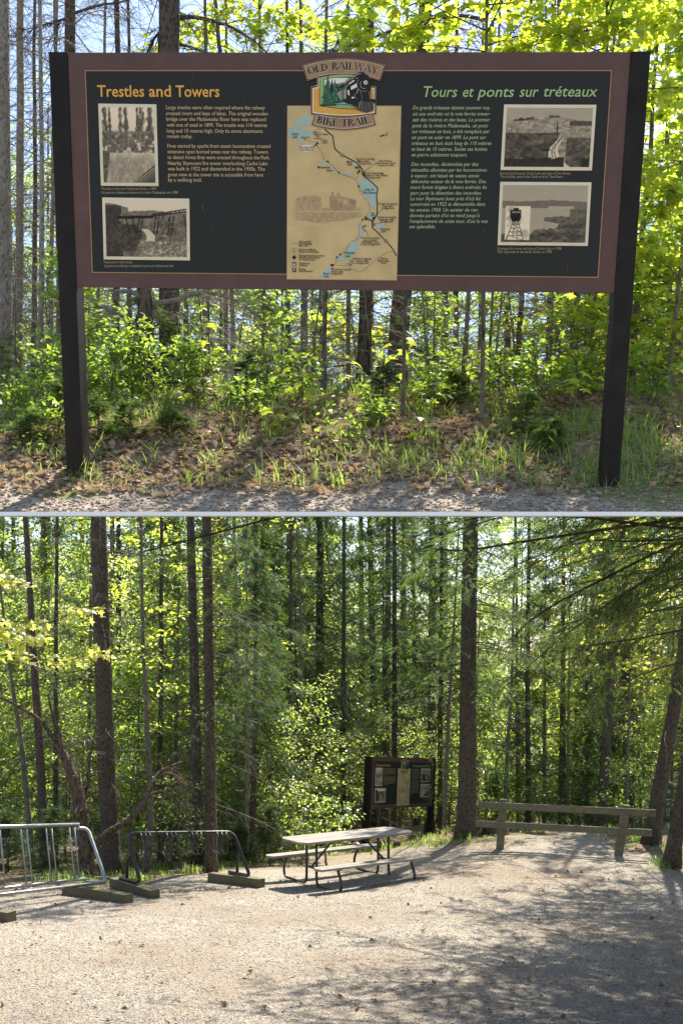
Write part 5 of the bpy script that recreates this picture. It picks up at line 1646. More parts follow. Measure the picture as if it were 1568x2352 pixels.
# hanging spruces that close the middle of the view above the table
for (lab, D, u, top, z0, L) in (('dark spruce with hanging boughs above the left end of the table', 31.5, 668, 11, 2.2, 2.2), ('dark spruce with hanging boughs above the middle of the table', 33.5, 790, 12, 2.6, 2.5), ('dark spruce with hanging boughs left of the thick trunk, above the sign', 35.0, 1012, 12, 4.0, 2.5),
                                ('dark twiggy spruce between the two leaning trunks at the right', 30.0, 1215, 9.5, 0.8, 1.5), ('dark twiggy spruce right of the silver rack', 28.5, 372, 10, 1.6, 1.8), ('dark twiggy spruce at the left edge behind the golden maple', 27.5, 130, 10, 1.4, 1.8)):
    tree('spruce_tree', lab, 'tree', *px_trunk(G, D, [(u, 1250, 8), (u - 3, 1900, 13)], top), M['bark'], both(c_spruce(z0, top, 62, L, 0.5, 12, 4, 0.20, el=(-0.4, 0.05), droop=0.4), c_dead(0.8, z0 + 2, 26, L * 0.9, tert=4)), TW, sides=8)
for u, D, h, lab in ((1440, 27.0, 7.5, 'golden-leaved maple among the spruces above the right half of the fence'), (1540, 29.0, 8.5, 'golden-leaved maple at the right edge above the fence end'), (1300, 30.0, 8.0, 'thin golden-leaved maple above the middle of the fence')):
    x = (u - UC) / FPX * D; z = float(G(x, D))
    tree('young_maple', lab, 'tree', np.array([[x, D, z - 0.1], [x + 0.1, D, z + h]]), np.array([0.045, 0.01]), M['bark_thin'], c_leaf(3.6, h, 26, 1.7, 1.0, 8, 5, 0.13, (-0.1, 0.4), tpl=MAPLE, spread=0.1), [M['twig'], M['maple_gold']], sides=6)
# little firs at the edge
FIR = [(20, 22.5, 1.3, 'knee-high dark fir at the left edge behind the silver rack'), (120, 24.0, 1.5, 'small dark fir behind the bars of the silver rack'), (395, 26.5, 1.6, 'small dark fir behind the black rack, left of its middle'), (620, 24.5, 1.4, 'small dark fir between the black rack and the table'), (545, 24.8, 1.0, 'low fir behind the right timber of the black rack'), (1130, 29.5, 1.6, 'small fir behind the left end of the fence'), (1340, 30.0, 1.9, 'small fir behind the middle of the fence'), (1520, 27.0, 1.5, 'small fir behind the right end of the fence')]
for u, D, h, lab in FIR:
    x = (u - UC) / FPX * D; z = float(G(x, D))
    tree('young_fir', lab, 'fir', np.array([[x, D, z - 0.05], [x, D, z + h]]), np.array([0.02, 0.004]), M['bark_thin'], c_spruce(0.08, h, 40, 0.62, 0.1, 9, 4, 0.13, (0.0, 0.4), 0.15), TW, sides=6)

# golden young maple reaching in from the left
o = ray(np.array([-190]), np.array([2200]), np.array([15.6]))[0]; o[2] = float(G(o[0], o[1]))
gm = empty('young_maple', o, 'young maple reaching in from the left edge with sunlit golden leaves', 'tree')
b = MB(); b.tube(smooth(np.vstack([o - [0, 0, 0.1], pp([(-180, 1900), (-170, 1600), (-160, 1350), (-150, 1100)], 15.6)]), 5), np.linspace(0.06, 0.02, 21), 8, True, 0, 0.03)
b.build('trunk', M['bark_thin'], gm, True, o)
lm = MB(); lm.scatter(MAPLE, np.zeros((1, 3)), np.array([[1., 0, 0]]), np.array([[0, 0, 1.]]), 1.0)
_t = lm.build('leaf', M['maple_gold']); LEAF_GOLD = _t.data; bpy.data.objects.remove(_t)
lm = MB(); lm.scatter(MAPLE, np.zeros((1, 3)), np.array([[1., 0, 0]]), np.array([[0, 0, 1.]]), 1.0)
_t = lm.build('leaf', M['maple']); LEAF_MAPLE = _t.data; bpy.data.objects.remove(_t)
lm = MB(); lm.scatter(LEAF, np.zeros((1, 3)), np.array([[1., 0, 0]]), np.array([[0, 0, 1.]]), 1.0)
_t = lm.build('leaf', M['leaf']); LEAF_GREEN = _t.data; bpy.data.objects.remove(_t)


def leaf_obj(me, parent, o, pos, X, Z, s):
    from mathutils import Matrix
    X = unit(X); Y = unit(np.cross(Z, X)); Z = np.cross(X, Y)
    ob = bpy.data.objects.new('leaf', me); COL.objects.link(ob); ob.parent = parent
    m = Matrix(np.stack([X, Y, Z], 1).tolist()).to_4x4()
    ob.location = pos - o; ob.rotation_euler = m.to_euler(); ob.scale = (s, s, s)
    return ob


for l in ([(-165, 1480), (-60, 1440), (20, 1425), (90, 1430), (170, 1400), (215, 1395)], [(-165, 1560), (-50, 1510), (50, 1506), (130, 1520), (190, 1505), (240, 1490)], [(-155, 1400), (-50, 1330), (10, 1325), (45, 1345)], [(-155, 1420), (-20, 1440), (60, 1470), (110, 1465)]):
    p_ = pp(l, 15.6); p_[:, 1] += np.linspace(0, RNG.normal(0.2, 0.3), len(p_))
    b = MB(); q = smooth(p_, 5); b.tube(q, np.linspace(0.012, 0.003, len(q)), 5)
    b.build('limb', M['twig'], gm, False, o)
    for i in range(64):
        k = int(len(q) * (0.3 + 0.7 * RNG.random())) - 1
        pos = q[k] + RNG.normal(0, 1, 3) * np.array([0.09, 0.14, 0.05])
        leaf_obj(LEAF_GOLD, gm, o, pos, RNG.normal(0, 0.5, 3) + np.array([0.5, -0.2, -0.45]), np.array([RNG.normal(0, 0.3), -0.35 + RNG.normal(0, 0.3), 1.0]), 0.085 + 0.05 * RNG.random())

# hemlocks standing outside the frame on the right, their boughs hang into view and dapple the gravel
for i, (x, y, limbs_, lab) in enumerate((
        (6.6, 16.6, [([(1790, 1150), (1568, 1190), (1400, 1215), (1240, 1238), (1080, 1262), (1000, 1262)], 0.035), ([(1790, 1200), (1568, 1245), (1420, 1312), (1250, 1402), (1170, 1470)], 0.03), ([(1790, 1400), (1568, 1446), (1440, 1470), (1330, 1485)], 0.02), ([(1568, 1250), (1470, 1340), (1390, 1390)], 0.014)], 'overhanging hemlock limbs reaching in from the upper right over the clearing'),
        (7.2, 20.2, [([(1740, 1330), (1560, 1345), (1400, 1400), (1280, 1440)], 0.025), ([(1740, 1500), (1568, 1520), (1450, 1560), (1360, 1620)], 0.02)], 'hemlock limbs at the right edge below the overhanging ones'))):
    p = np.array([[x, y, float(G(x, y)) - 0.1], [x, y, 14.0]])
    r = np.array([0.2, 0.03])

    def crown(b, p_, q_, limbs_=limbs_, y=y):
        for l, r0 in limbs_:
            limb(b, pp(l, y - 0.6 + RNG.normal(0, 0.2)), r0, 46, 0.8, SPRAY, 3, 0.13, droop=0.35)
        grow(b, p_, q_, 5.2, 11, 62, 5.2, 2.6, (-0.15, 0.35), 0.40, 16, 0.32, 0.011, SPRAY, 4, 0.24, az=PI, azs=0.9, wig=0.09, nseg=6)
    tree('hemlock_tree', lab, 'tree', p, r, M['bark'], crown, [M['twig'], M['needle_lit']], sides=12)
tree('hemlock_tree', 'hemlock bough tips hanging low at the right edge', 'tree', np.array([[6.4, 14.4, 0.0], [6.5, 14.6, 13.0]]), np.array([0.18, 0.03]), M['bark'],  # off-frame tree, long boughs added to throw dappled shade on the foreground
     lambda b, p, q: grow(b, p, q, 5.9, 8.8, 76, 7.2, 5.0, (0.05, 0.3), 0.22, 18, 0.30, 0.012, SPRAY, 4, 0.24, az=PI, azs=0.7, wig=0.08, nseg=6), [M['twig'], M['needle_lit']], sides=12)

# ------------------------------------------------------------------ the woods behind: a few kinds, each copied as trees of their own
FARC = []
for h, L in ((17, 2.2), (20, 2.6), (14, 2.0)):
    p = np.array([[0, 0, 0], [RNG.normal(0, 0.3), 0, h]]); r = np.array([0.10 + 0.006 * h, 0.02])
    t = tree('far_spruce', 'spruce trunk with bare twigs deep in the woods', 'tree', p, r, M['bark'], both(c_dead(0.8, h * 0.4, 44, L * 0.9, tert=3), c_spruce(h * 0.14, h, 120, L * 1.05, 0.3, 12, 4, 0.24, el=(-0.4, 0.05), droop=0.4)), TW, 'spruces deep in the woods', 8)
    FARC.append(t)
FARM = []
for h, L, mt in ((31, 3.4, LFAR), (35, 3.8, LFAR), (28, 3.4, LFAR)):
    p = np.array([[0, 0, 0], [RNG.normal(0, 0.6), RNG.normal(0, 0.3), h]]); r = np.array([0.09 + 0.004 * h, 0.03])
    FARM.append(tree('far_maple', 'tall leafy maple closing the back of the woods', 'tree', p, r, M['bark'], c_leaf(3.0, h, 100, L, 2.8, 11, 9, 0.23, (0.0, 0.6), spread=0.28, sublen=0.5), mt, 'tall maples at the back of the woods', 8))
MIDM = []
for h, L, mt in ((7.5, 1.8, LMID), (9.5, 2.2, LMID), (6.0, 1.6, LG), (8.5, 2.0, LMID), (12.5, 2.4, LM)):
    p = np.array([[0, 0, 0], [RNG.normal(0, 0.3), RNG.normal(0, 0.2), h]]); r = np.array([0.05 + 0.003 * h, 0.012])
    MIDM.append(tree('young_maple', 'slim young maple glowing yellow-green in the middle of the woods', 'tree', p, r, M['bark_thin'], c_leaf(0.8, h, 46, L, 0.8, 10, 8, 0.125, (-0.05, 0.5), spread=0.16, sublen=0.5), mt, 'young maples in the middle of the woods', 7))


def strew(protos, spots, jit=0.18):
    for i, (x, y) in enumerate(spots):
        pr = protos[int(RNG.integers(len(protos)))]
        s = 1 + RNG.normal(0, jit) * 0.6
        z = float(G(x, y))
        if i < len(protos): o_ = protos[i]; o_.location = (x, y, z); o_.rotation_euler = (0, 0, RNG.random() * 6.28); o_.scale = (s, s, s)
        else: copy_thing(pr, (x, y, z), RNG.random() * 6.28, s)


def rows(Ds, step, jy, keep=lambda u, D: True):
    out = []
    for D in Ds:
        u = -90 + step * RNG.random()
        while u < 1660:
            if keep(u, D): out.append(((u - UC) / FPX * D, D + RNG.normal(0, jy)))
            u += step * (0.7 + 0.6 * RNG.random())
    return out


gap = lambda u, D: not (1080 < u < 1330)
strew(FARC, rows((34.5, 39, 44.5), 170, 1.0, lambda u, D: gap(u, D) and not (D < 46 and 780 < u < 1060) and not (u < 470 and RNG.random() < 0.7)))
strew(MIDM, rows((29.5, 34, 38, 42, 46.5, 51), 135, 1.2, lambda u, D: not ((D < 44 and 790 < u < 1010) or (D < 33 and 640 < u < 1420))))
strew(FARM, rows((56, 61, 67), 120, 1.5, gap))
# the far wooded slope
n = 26000
y = 62 + 34 * RNG.random(n); x = (RNG.random(n) * 2 - 1) * 0.36 * y
z = G(x, y) + 7.0 * RNG.random(n) ** 0.8 * np.interp(x / y, [-0.3, 0.10, 0.16, 0.3], [1.25, 1.0, 0.12, 0.5])
b = MB()
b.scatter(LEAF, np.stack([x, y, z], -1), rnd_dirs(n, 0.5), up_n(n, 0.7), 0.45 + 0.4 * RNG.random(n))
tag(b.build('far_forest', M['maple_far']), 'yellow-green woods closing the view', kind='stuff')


# ------------------------------------------------------------------ upper woods: behind the large sign
UT = [  # label, D, [(u, v, w)...], height, bark, kind
    ('broad pale trunk at the left edge behind the large sign', 12.2, [(8, 0, 30), (6, 400, 38), (6, 820, 46)], 7, 'bark_pale', 'dead'),
    ('straight spruce trunk rising behind the left third of the large sign', 10.6, [(390, 0, 48), (390, 400, 48), (392, 700, 46), (394, 900, 50)], 7.5, 'bark', 'dead'),
    ('grey spruce trunk above the left corner of the large sign', 12.0, [(166, 0, 24), (166, 200, 25), (165, 900, 28)], 7, 'bark', 'dead'),
    ('dark forked trunk under the right half of the map panel', 10.0, [(846, 0, 20), (842, 300, 24), (838, 700, 30), (834, 905, 34)], 7, 'bark', 'dead'),
    ('thick twiggy trunk under the big sign right of the map', 11.0, [(975, 0, 30), (965, 200, 32), (925, 660, 44), (908, 900, 50)], 7, 'bark', 'twiggy'),
    ('thin black stem under the sign left of the map', 9.9, [(748, 500, 9), (747, 660, 10), (744, 890, 12)], 4.6, 'bark_thin', 'dead'),
    ('thin brown trunk under the big sign, first right of the twiggy trunk', 12.6, [(1022, 500, 13), (1022, 660, 14), (1018, 900, 17)], 6, 'bark', 'dead'),
    ('slanting thin dark stem right of the twiggy trunk', 10.6, [(1090, 500, 7), (1076, 660, 9), (1062, 860, 12)], 5, 'bark_thin', 'dead'),
    ('very thin dark stem below the French text', 10.8, [(1136, 500, 5), (1130, 700, 6), (1122, 860, 7)], 5, 'bark_thin', 'dead'),
    ('slim spruce trunk left of the orange birch stem', 12.0, [(1168, 400, 12), (1166, 700, 13), (1164, 900, 14)], 6.5, 'bark', 'dead'),
    ('slim peeling orange-tan birch stem below the lower right photograph', 11.2, [(1206, 400, 9), (1196, 660, 11), (1184, 860, 13)], 6.5, 'bark_red', 'leaf'),
    ('spruce trunk below the right photographs of the big sign', 12.4, [(1266, 400, 14), (1262, 700, 15), (1258, 900, 17)], 7, 'bark', 'dead'),
    ('spruce trunk left of the right sign post', 12.0, [(1324, 300, 16), (1322, 700, 19), (1316, 900, 22)], 7, 'bark', 'dead'),
    ('thin leaning sapling just inside the right sign post', 10.4, [(1380, 500, 7), (1366, 700, 8), (1350, 900, 9)], 5, 'bark_thin', 'leaf'),
    ('slim leaning trunk left of the left sign post', 11.2, [(92, 0, 9), (98, 400, 11), (94, 850, 14)], 6.5, 'bark_pale', 'dead'),
    ('pale slim trunk at the left beside the broad pale one', 12.8, [(48, 0, 16), (46, 400, 18), (44, 840, 20)], 7, 'bark_pale', 'dead'),
    ('slim tan trunk between the left sign post and the pale trunks', 12.4, [(128, 200, 9), (122, 500, 10), (118, 860, 12)], 6, 'bark_pale', 'dead'),
    ('spruce trunk above the English title', 12.8, [(268, 0, 12), (278, 300, 13), (262, 900, 18)], 7, 'bark', 'dead'),
    ('orange-brown trunk above the French title', 12.6, [(1286, 0, 10), (1284, 300, 12), (1282, 900, 13)], 7, 'bark_red', 'dead'),
    ('thin trunk above the map just left of the twiggy trunk', 11.6, [(800, 0, 9), (806, 300, 10), (802, 900, 11)], 7, 'bark_thin', 'leaf'),
]
UTW = [M['twig_pale'], M['needle_lit']]
UTD = [M['twig'], M['maple']]
UTM = [M['twig'], M['leaf']]
UTREE = {}
for lab, D, px, top, bark, kind in UT:
    big = px[-1][2] > 24
    if kind == 'leaf':
        h0 = 0.49 * D - 2.5; cr = both(c_leaf(0.3, 1.3, 9, 0.7, 0.6, 7, 5, 0.08, (-0.1, 0.4), tpl=MAPLE, spread=0.08), c_leaf(h0, h0 + 1.2, 7, 0.7, 0.6, 7, 5, 0.08, (-0.1, 0.4), tpl=MAPLE, spread=0.08), c_dead(0.2, 1.3, 8, 0.6, r=0.005)); mt = UTD
    else:
        k = 1.0 if big else 0.6
        uc_ = px[-1][0]; nb = 60 if kind == 'twiggy' else (34 if big else 22); Lb = (1.7 if kind == 'twiggy' else 1.3) * (1 if big else 0.75); rb = 0.0075 if big else 0.005
        if 170 < uc_ < 1430:       # limbs low down and again high up, a bare stretch of stem between
            h0 = 0.49 * D - 2.5
            cr = both(c_dead(0.05, 1.25, nb * 0.34, Lb, tert=3, sub=9, r=rb * 0.9, droop=0.35), c_dead(h0, h0 + 1.5, nb * (0.30 if D < 12 else 0.9), Lb, tert=3, sub=9, r=rb, droop=0.35))
        else:
            cr = c_dead(0.1, top, nb * 2, Lb * 1.1, tert=4, sub=11, r=rb, droop=0.35)
        mt = UTW if D > 10.5 else [M['twig'], M['needle_lit']]
    UTREE[int(px[0][0])] = tree('spruce_tree' if kind != 'leaf' else 'young_maple', lab, 'tree', *px_trunk(T, D, px, top), M[bark], cr, mt, sides=14 if big else 8, rough=0.04, amp=0.008)

# long bare boughs that show over the top of the sign
for key, D, l, r0 in ((390, 10.6, [(400, 42), (450, 40), (520, 58), (580, 92), (620, 128)], 0.022), (390, 10.6, [(404, 100), (450, 112), (500, 135), (540, 170)], 0.014), (390, 10.6, [(380, 60), (350, 95), (330, 140)], 0.016), (166, 12.0, [(172, 30), (230, 12), (290, 2), (330, -20)], 0.016), (166, 12.0, [(160, 40), (110, 55), (50, 70)], 0.014),
                      (975, 11.0, [(968, 44), (900, 70), (830, 96), (780, 112)], 0.018), (975, 11.0, [(985, 40), (1060, 36), (1140, 44), (1230, 20)], 0.020), (975, 11.0, [(966, 90), (920, 120), (880, 150)], 0.012), (1286, 12.6, [(1280, 50), (1340, 30), (1400, 10), (1460, -20)], 0.018), (1286, 12.6, [(1284, 70), (1220, 92), (1160, 110)], 0.012), (846, 10.0, [(846, 20), (800, 60), (760, 120)], 0.012)):
    t_ = UTREE[key]; b = MB(); limb(b, pp(l, D), r0, 34, 0.42, None, twig_r=0.0042, droop=0.45)
    b.build('limb', [M['twig'], M['needle']], t_, False, np.array(t_.location))
# twiggy low saplings in the woods just behind the bank: a few kinds, each copied
TWS = []
for i, (h, k) in enumerate(((1.3, 0), (1.5, 1), (1.1, 2), (1.5, 0))):
    p = np.array([[0, 0, 0], [RNG.normal(0, 0.08), RNG.normal(0, 0.08), h + 0.15]]); r = np.array([0.013, 0.004])
    if k == 0: cr, mt = c_dead(0.05, h, 44, 0.75, tert=4, sub=10, r=0.005), UTW
    elif k == 1: cr, mt = both(c_leaf(0.25, h, 15, 0.55, 0.3, 7, 4, 0.065, (-0.1, 0.5), tpl=MAPLE, spread=0.06), c_dead(0.05, h, 18, 0.6, tert=4, sub=9, r=0.0045)), UTM
    else: cr, mt = both(c_spruce(0.05, h, 30, 0.5, 0.15, 9, 4, 0.08, (0.0, 0.3), 0.2, spread=0.02), c_dead(0.05, h, 8, 0.5, r=0.004)), UTW
    TWS.append(tree('twiggy_sapling', ('bare pale twiggy sapling in the woods right behind the bank', 'leafy low maple sapling in the woods right behind the bank', 'low needled sapling in the woods right behind the bank', 'taller bare twiggy sapling in the woods right behind the bank')[i], 'sapling', p, r, M['bark_thin'], cr, mt, 'low twiggy saplings behind the bank', 5, amp=0.004))
k = 0
for D in (10.2, 11.0, 11.8, 12.6, 13.4):
    u = -20 + 60 * RNG.random()
    while u < 1590:
        x = (u - UC) / FPX * D; z = float(T(x, D)) - 0.06; s_ = 0.8 + 0.4 * RNG.random()
        if k < len(TWS): o_ = TWS[k]; o_.location = (x, D, z); o_.rotation_euler = (0, 0, RNG.random() * 6.28)
        else: copy_thing(TWS[int(RNG.integers(len(TWS)))], (x, D + RNG.normal(0, 0.15), z), RNG.random() * 6.28, s_)
        k += 1; u += 110 + 120 * RNG.random()

# thin dead poles full of dry twigs at the back of the bank
DP = []
for i, h in enumerate((6.6, 7.2, 6.0)):
    p = np.array([[0, 0, 0], [RNG.normal(0, 0.15), RNG.normal(0, 0.1), h]]); r = np.array([0.032 + 0.008 * i, 0.01])
    DP.append(tree('dead_pole', 'thin dead pole full of dry twigs at the back of the woods above the bank', 'tree', p, r, M[('bark_pale', 'bark', 'bark_thin')[i]], c_dead(0.1, 5.6, 90, 0.85, tert=4, sub=10, r=0.0055, droop=0.35), UTW if i != 1 else TW, 'dead poles behind the bank', 6, amp=0.01, crown_name='branches'))
for k, u in enumerate((20, 75, 140, 215, 300, 470, 545, 660, 700, 860, 1045, 1100, 1215, 1345, 1420)):
    D = 13.2 + 0.6 * RNG.random(); x = (u - UC) / FPX * D; z = float(T(x, D)) - 0.06
    if k < 3: DP[k].location = (x, D, z)
    else: copy_thing(DP[k % 3], (x, D, z), RNG.random() * 6.28, 0.9 + 0.2 * RNG.random())

# broken shaggy cedar under the left of the sign
cd = ray(np.array([332.]), np.array([900.]), np.array([10.0]))[0]; cd[2] = float(T(cd[0], cd[1]))
ct = empty('broken_cedar', cd, 'broken shaggy cedar stub with sunlit splintered bark under the left of the big sign', 'tree')
b = MB(); q = np.vstack([cd - [0, 0, 0.1], pp([(332, 860), (330, 780), (336, 700), (328, 620)], 10.0)])
b.tube(smooth(q, 4), np.interp(np.linspace(0, 1, 17), [0, 0.5, 1], [0.11, 0.085, 0.05]), 12, True, 0, 0.16); b.build('trunk', M['bark_red'], ct, True, cd)
b = MB()
for i in range(150):
    a = RNG.random() * 2 * PI; v = 900 - 260 * RNG.random()
    q = pp([(332 + RNG.normal(0, 8), v)], 10.0)[0] + np.array([0.07 * math.cos(a), 0.07 * math.sin(a), 0]); d = unit(np.array([math.cos(a), math.sin(a), RNG.normal(0, 0.9)])); s = 0.04 + 0.14 * RNG.random()
    t_ = unit(np.cross(d, [0, 0, 1.0])) * 0.007
    b.poly([q - t_, q + t_, q + d * s + t_ * 0.3, q + d * s * 0.9 - t_ * 0.3])
b.build('splinters', M['twig_pale'], ct, False, cd)['kind'] = 'stuff'
for l, r0 in (([(336, 700), (400, 690), (470, 672), (540, 690), (600, 730)], 0.028), ([(330, 760), (270, 720), (220, 700)], 0.022), ([(336, 690), (300, 670), (250, 668)], 0.03)):
    b = MB(); limb(b, pp(l, 10.0), r0, 18, 0.35, None, twig_r=0.004); b.build('limb', [M['twig_pale'], M['needle']], ct, False, cd)

# leafy maples: right of the sign, and over its top edge
MP = [('leafy young maple with layered bright leaves just right of the sign', 10.3, [(1494, 250, 9), (1476, 500, 13), (1462, 720, 15), (1450, 910, 17)], 4.3, 40, 0.85, (0.2, 4.3)),
      ('thin maple with bright leaves at the far right edge', 9.6, [(1590, 300, 8), (1560, 600, 9), (1530, 900, 10)], 4.2, 36, 0.75, (0.4, 4.2)),
      ('maple farther back at the right edge, full of yellow-green leaves', 13.2, [(1530, 200, 10), (1536, 900, 14)], 5.3, 80, 1.2, (0.3, 5.3)),
      ('maple crown over the right half of the sign top', 8.7, [(1120, 60, 7), (1112, 500, 9), (1105, 900, 10)], 3.9, 22, 0.95, (2.75, 3.9)),
      ('maple crown over the right corner of the sign', 8.6, [(1395, 60, 6), (1396, 500, 8), (1400, 900, 9)], 3.9, 24, 0.95, (2.6, 3.9)),
      ('pale leafy maple crown above the gap left of the emblem', 13.7, [(600, 60, 7), (606, 500, 9), (604, 900, 11)], 6.6, 15, 1.2, (4.3, 6.2)),
      ('maple leaves above the left half of the sign, in front of the sky', 13.4, [(500, 60, 9), (528, 300, 9), (520, 900, 11)], 6.4, 15, 1.1, (4.2, 6.2)),
      ('maple crown just right of the emblem above the sign', 8.8, [(935, 60, 6), (930, 500, 8), (926, 900, 9)], 3.8, 13, 0.8, (2.8, 3.8))]
for lab, D, px, top, nl, L, (z0, z1) in MP:
    tree('young_maple', lab, 'tree', *px_trunk(T, D, px, top), M['bark_thin'], c_leaf(z0, z1, nl, L, L * 0.8, 9, 6, 0.092, (-0.15, 0.45), 0.12, MAPLE, 0.075, 0.5, flat=0.28), UTD, sides=8)
# saplings and shrubs standing on the bank (photograph column, row of foot, height)
SH = [(250, 905, 0.50, 'leafy green shrub just right of the left sign post'), (300, 900, 0.62, 'taller leafy green shrub under the left photographs, right of the post'), (345, 915, 0.40, 'low leafy shrub in front of the shaggy cedar'), (420, 900, 0.48, 'leafy shrub in front of the straight spruce trunk'), (470, 905, 0.42, 'leafy shrub right of the straight spruce trunk'),
      (190, 930, 0.36, 'low shrub just left of the left sign post'), (90, 930, 0.42, 'green shrub at the left edge of the bank'), (40, 960, 0.30, 'low green shrub in the left corner of the bank'), (610, 915, 0.30, 'low shrub left of the thin black stem'), (700, 900, 0.34, 'shrub at the foot of the thin black stem'), (1150, 915, 0.36, 'leafy shrub under the French text'), (1240, 900, 0.42, 'leafy shrub under the right photographs'), (1330, 915, 0.40, 'leafy shrub left of the right sign post'), (1500, 930, 0.42, 'green shrub right of the right sign post'), (1000, 905, 0.32, 'shrub right of the thick twiggy trunk'), (560, 960, 0.24, 'tiny leafy shrub on the open bank, left of its middle'), (860, 985, 0.22, 'tiny leafy shrub on the middle of the bank'), (130, 1000, 0.22, 'tiny leafy shrub low on the bank near the left post')]
for u, v, h, lab in SH:
    g = terrace_hit(u, max(v, 922))
    if v < 922: g = np.array([(u - UC) / FPX * 9.3, 9.3, float(T((u - UC) / FPX * 9.3, 9.3))])
    p = np.array([g - [0, 0, 0.05], g + [RNG.normal(0, 0.04), 0, h]])

    def crown(b, p_, q_, h=h):
        grow(b, p_, q_, p_[0, 2] + 0.04, p_[0, 2] + h, 10 + 20 * h, 0.32, 0.24, (0.3, 1.2), -0.02, 5, 0.5, 0.005, LEAF, 3, 0.06, flat=0.5, spread=0.02)
    tree('leafy_shrub', lab, 'shrub', p, np.array([0.006, 0.003]), M['bark_thin'], crown, LG, sides=5, amp=0.003)
SF = [(565, 920, 0.42, 'bluish young fir left of the middle under the sign'), (225, 1010, 0.34, 'small pale green fir at the foot of the left post'), (300, 1010, 0.30, 'small fir right of the left post, low on the bank'), (1210, 1005, 0.36, 'bright young fir on the bank under the right photographs'), (1265, 1040, 0.26, 'small fir near the right post, low on the bank'), (880, 925, 0.34, 'bluish young fir right of the middle under the sign'), (1050, 930, 0.30, 'young fir under the French text'), (150, 960, 0.32, 'young fir behind the left sign post'), (395, 1000, 0.22, 'tiny fir in the leaves under the left photographs'), (70, 1010, 0.24, 'tiny fir in the left corner of the bank')]
for u, v, h, lab in SF:
    g = terrace_hit(u, max(v, 922))
    tree('young_fir', lab, 'fir', np.array([g - [0, 0, 0.03], g + [0, 0, h]]), np.array([0.006, 0.002]), M['bark_thin'], c_spruce(0.03, h, 26, 0.24, 0.05, 8, 4, 0.055, (0.0, 0.5), 0.12, spread=0.008), [M['twig'], M['needle_blue' if 'bluish' in lab else 'needle_lit']], sides=5, amp=0.002)
# maple seedlings with large leaves, every leaf an object of its own
SD = [(640, 1000, 0.2, 'tiny maple seedling low on the bank left of its middle', 7), (950, 1030, 0.2, 'tiny maple seedling low on the bank right of its middle', 7), (475, 900, 0.75, 'maple seedling with broad leaves left of the middle under the sign', 9), (690, 955, 0.36, 'maple seedling with large pale leaves left of the bank middle', 12), (795, 930, 0.34, 'bright maple seedling at the middle of the bank', 10), (905, 930, 0.50, 'maple seedling with sunlit leaves in front of the twiggy trunk', 13), (1075, 930, 0.40, 'maple seedling with large leaves under the French text', 14), (1000, 960, 0.26, 'low maple seedling right of the bank middle', 8), (1310, 960, 0.34, 'maple seedling left of the right sign post', 10), (1155, 945, 0.5, 'tall thin maple seedling under the French text, right of the others', 8), (420, 960, 0.3, 'low maple seedling under the left photographs', 8)]
for u, v, h, lab, nl in SD:
    g = terrace_hit(u, v)
    o = g.copy(); s = empty('maple_seedling', o, lab, 'seedling')
    top = g + np.array([RNG.normal(0, 0.04), RNG.normal(0, 0.04), h])
    b = MB(); q = smooth([g - [0, 0, 0.03], (g + top) / 2 + RNG.normal(0, 0.012, 3), top], 5); b.tube(q, np.linspace(0.005, 0.002, len(q)), 5); tips = []
    for i in range(nl):
        a = i * 2.4 + RNG.normal(0, 0.2); k = q[-1 - int(i / nl * len(q) * 0.55)]
        d = np.array([math.cos(a), math.sin(a), 0.25]); t_ = k + d * (0.05 + 0.06 * RNG.random()); b.tube(np.array([k, (k + t_) / 2 + [0, 0, 0.008], t_]), 0.0014, 4); tips.append((t_, d))
    b.build('stem', M['bark_thin'], s, False, o)
    for t_, d in tips: leaf_obj(LEAF_MAPLE, s, o, t_, d * np.array([1, 1, 0]) + np.array([0, 0, -0.35]) + RNG.normal(0, 0.1, 3), np.array([0, -0.25, 1]) + RNG.normal(0, 0.2, 3), 0.085 + 0.05 * RNG.random())

# ------------------------------------------------------------------ furniture of the clearing
# picnic table
TC = np.array([0.12, 20.33, 0.0]); TA = 0.596
tz = float(G(TC[0], TC[1])); TOP = ZC - 3.0214
tb_ = empty('picnic_table', (TC[0], TC[1], tz), 'weathered grey picnic table with attached benches on bent dark steel legs', 'picnic table')
tb_.rotation_euler = (0, 0, TA)
HT = TOP - tz; L_, W_ = 2.44, 0.84
pw = W_ / 5


def plank(w, l, y, z, ch0=0.0, ch1=0.0, th=0.04):
    b = MB(); x0 = -l / 2 + RNG.normal(0, 0.004); x1 = l / 2 + RNG.normal(0, 0.004); a, c = y - w / 2 + 0.006, y + w / 2 - 0.006
    out = [(x0 + ch0, a), (x1 - ch0, a), (x1 - ch1, c), (x0 + ch1, c)]
    dz = RNG.normal(0, 0.0015, 4)
    b.poly([(p[0], p[1], z + d) for p, d in zip(out, dz)]); b.poly([(p[0], p[1], z - th) for p in out[::-1]])
    for i in range(4):
        j = (i + 1) % 4
        b.poly([(out[j][0], out[j][1], z + dz[j]), (out[i][0], out[i][1], z + dz[i]), (out[i][0], out[i][1], z - th), (out[j][0], out[j][1], z - th)])
    return b


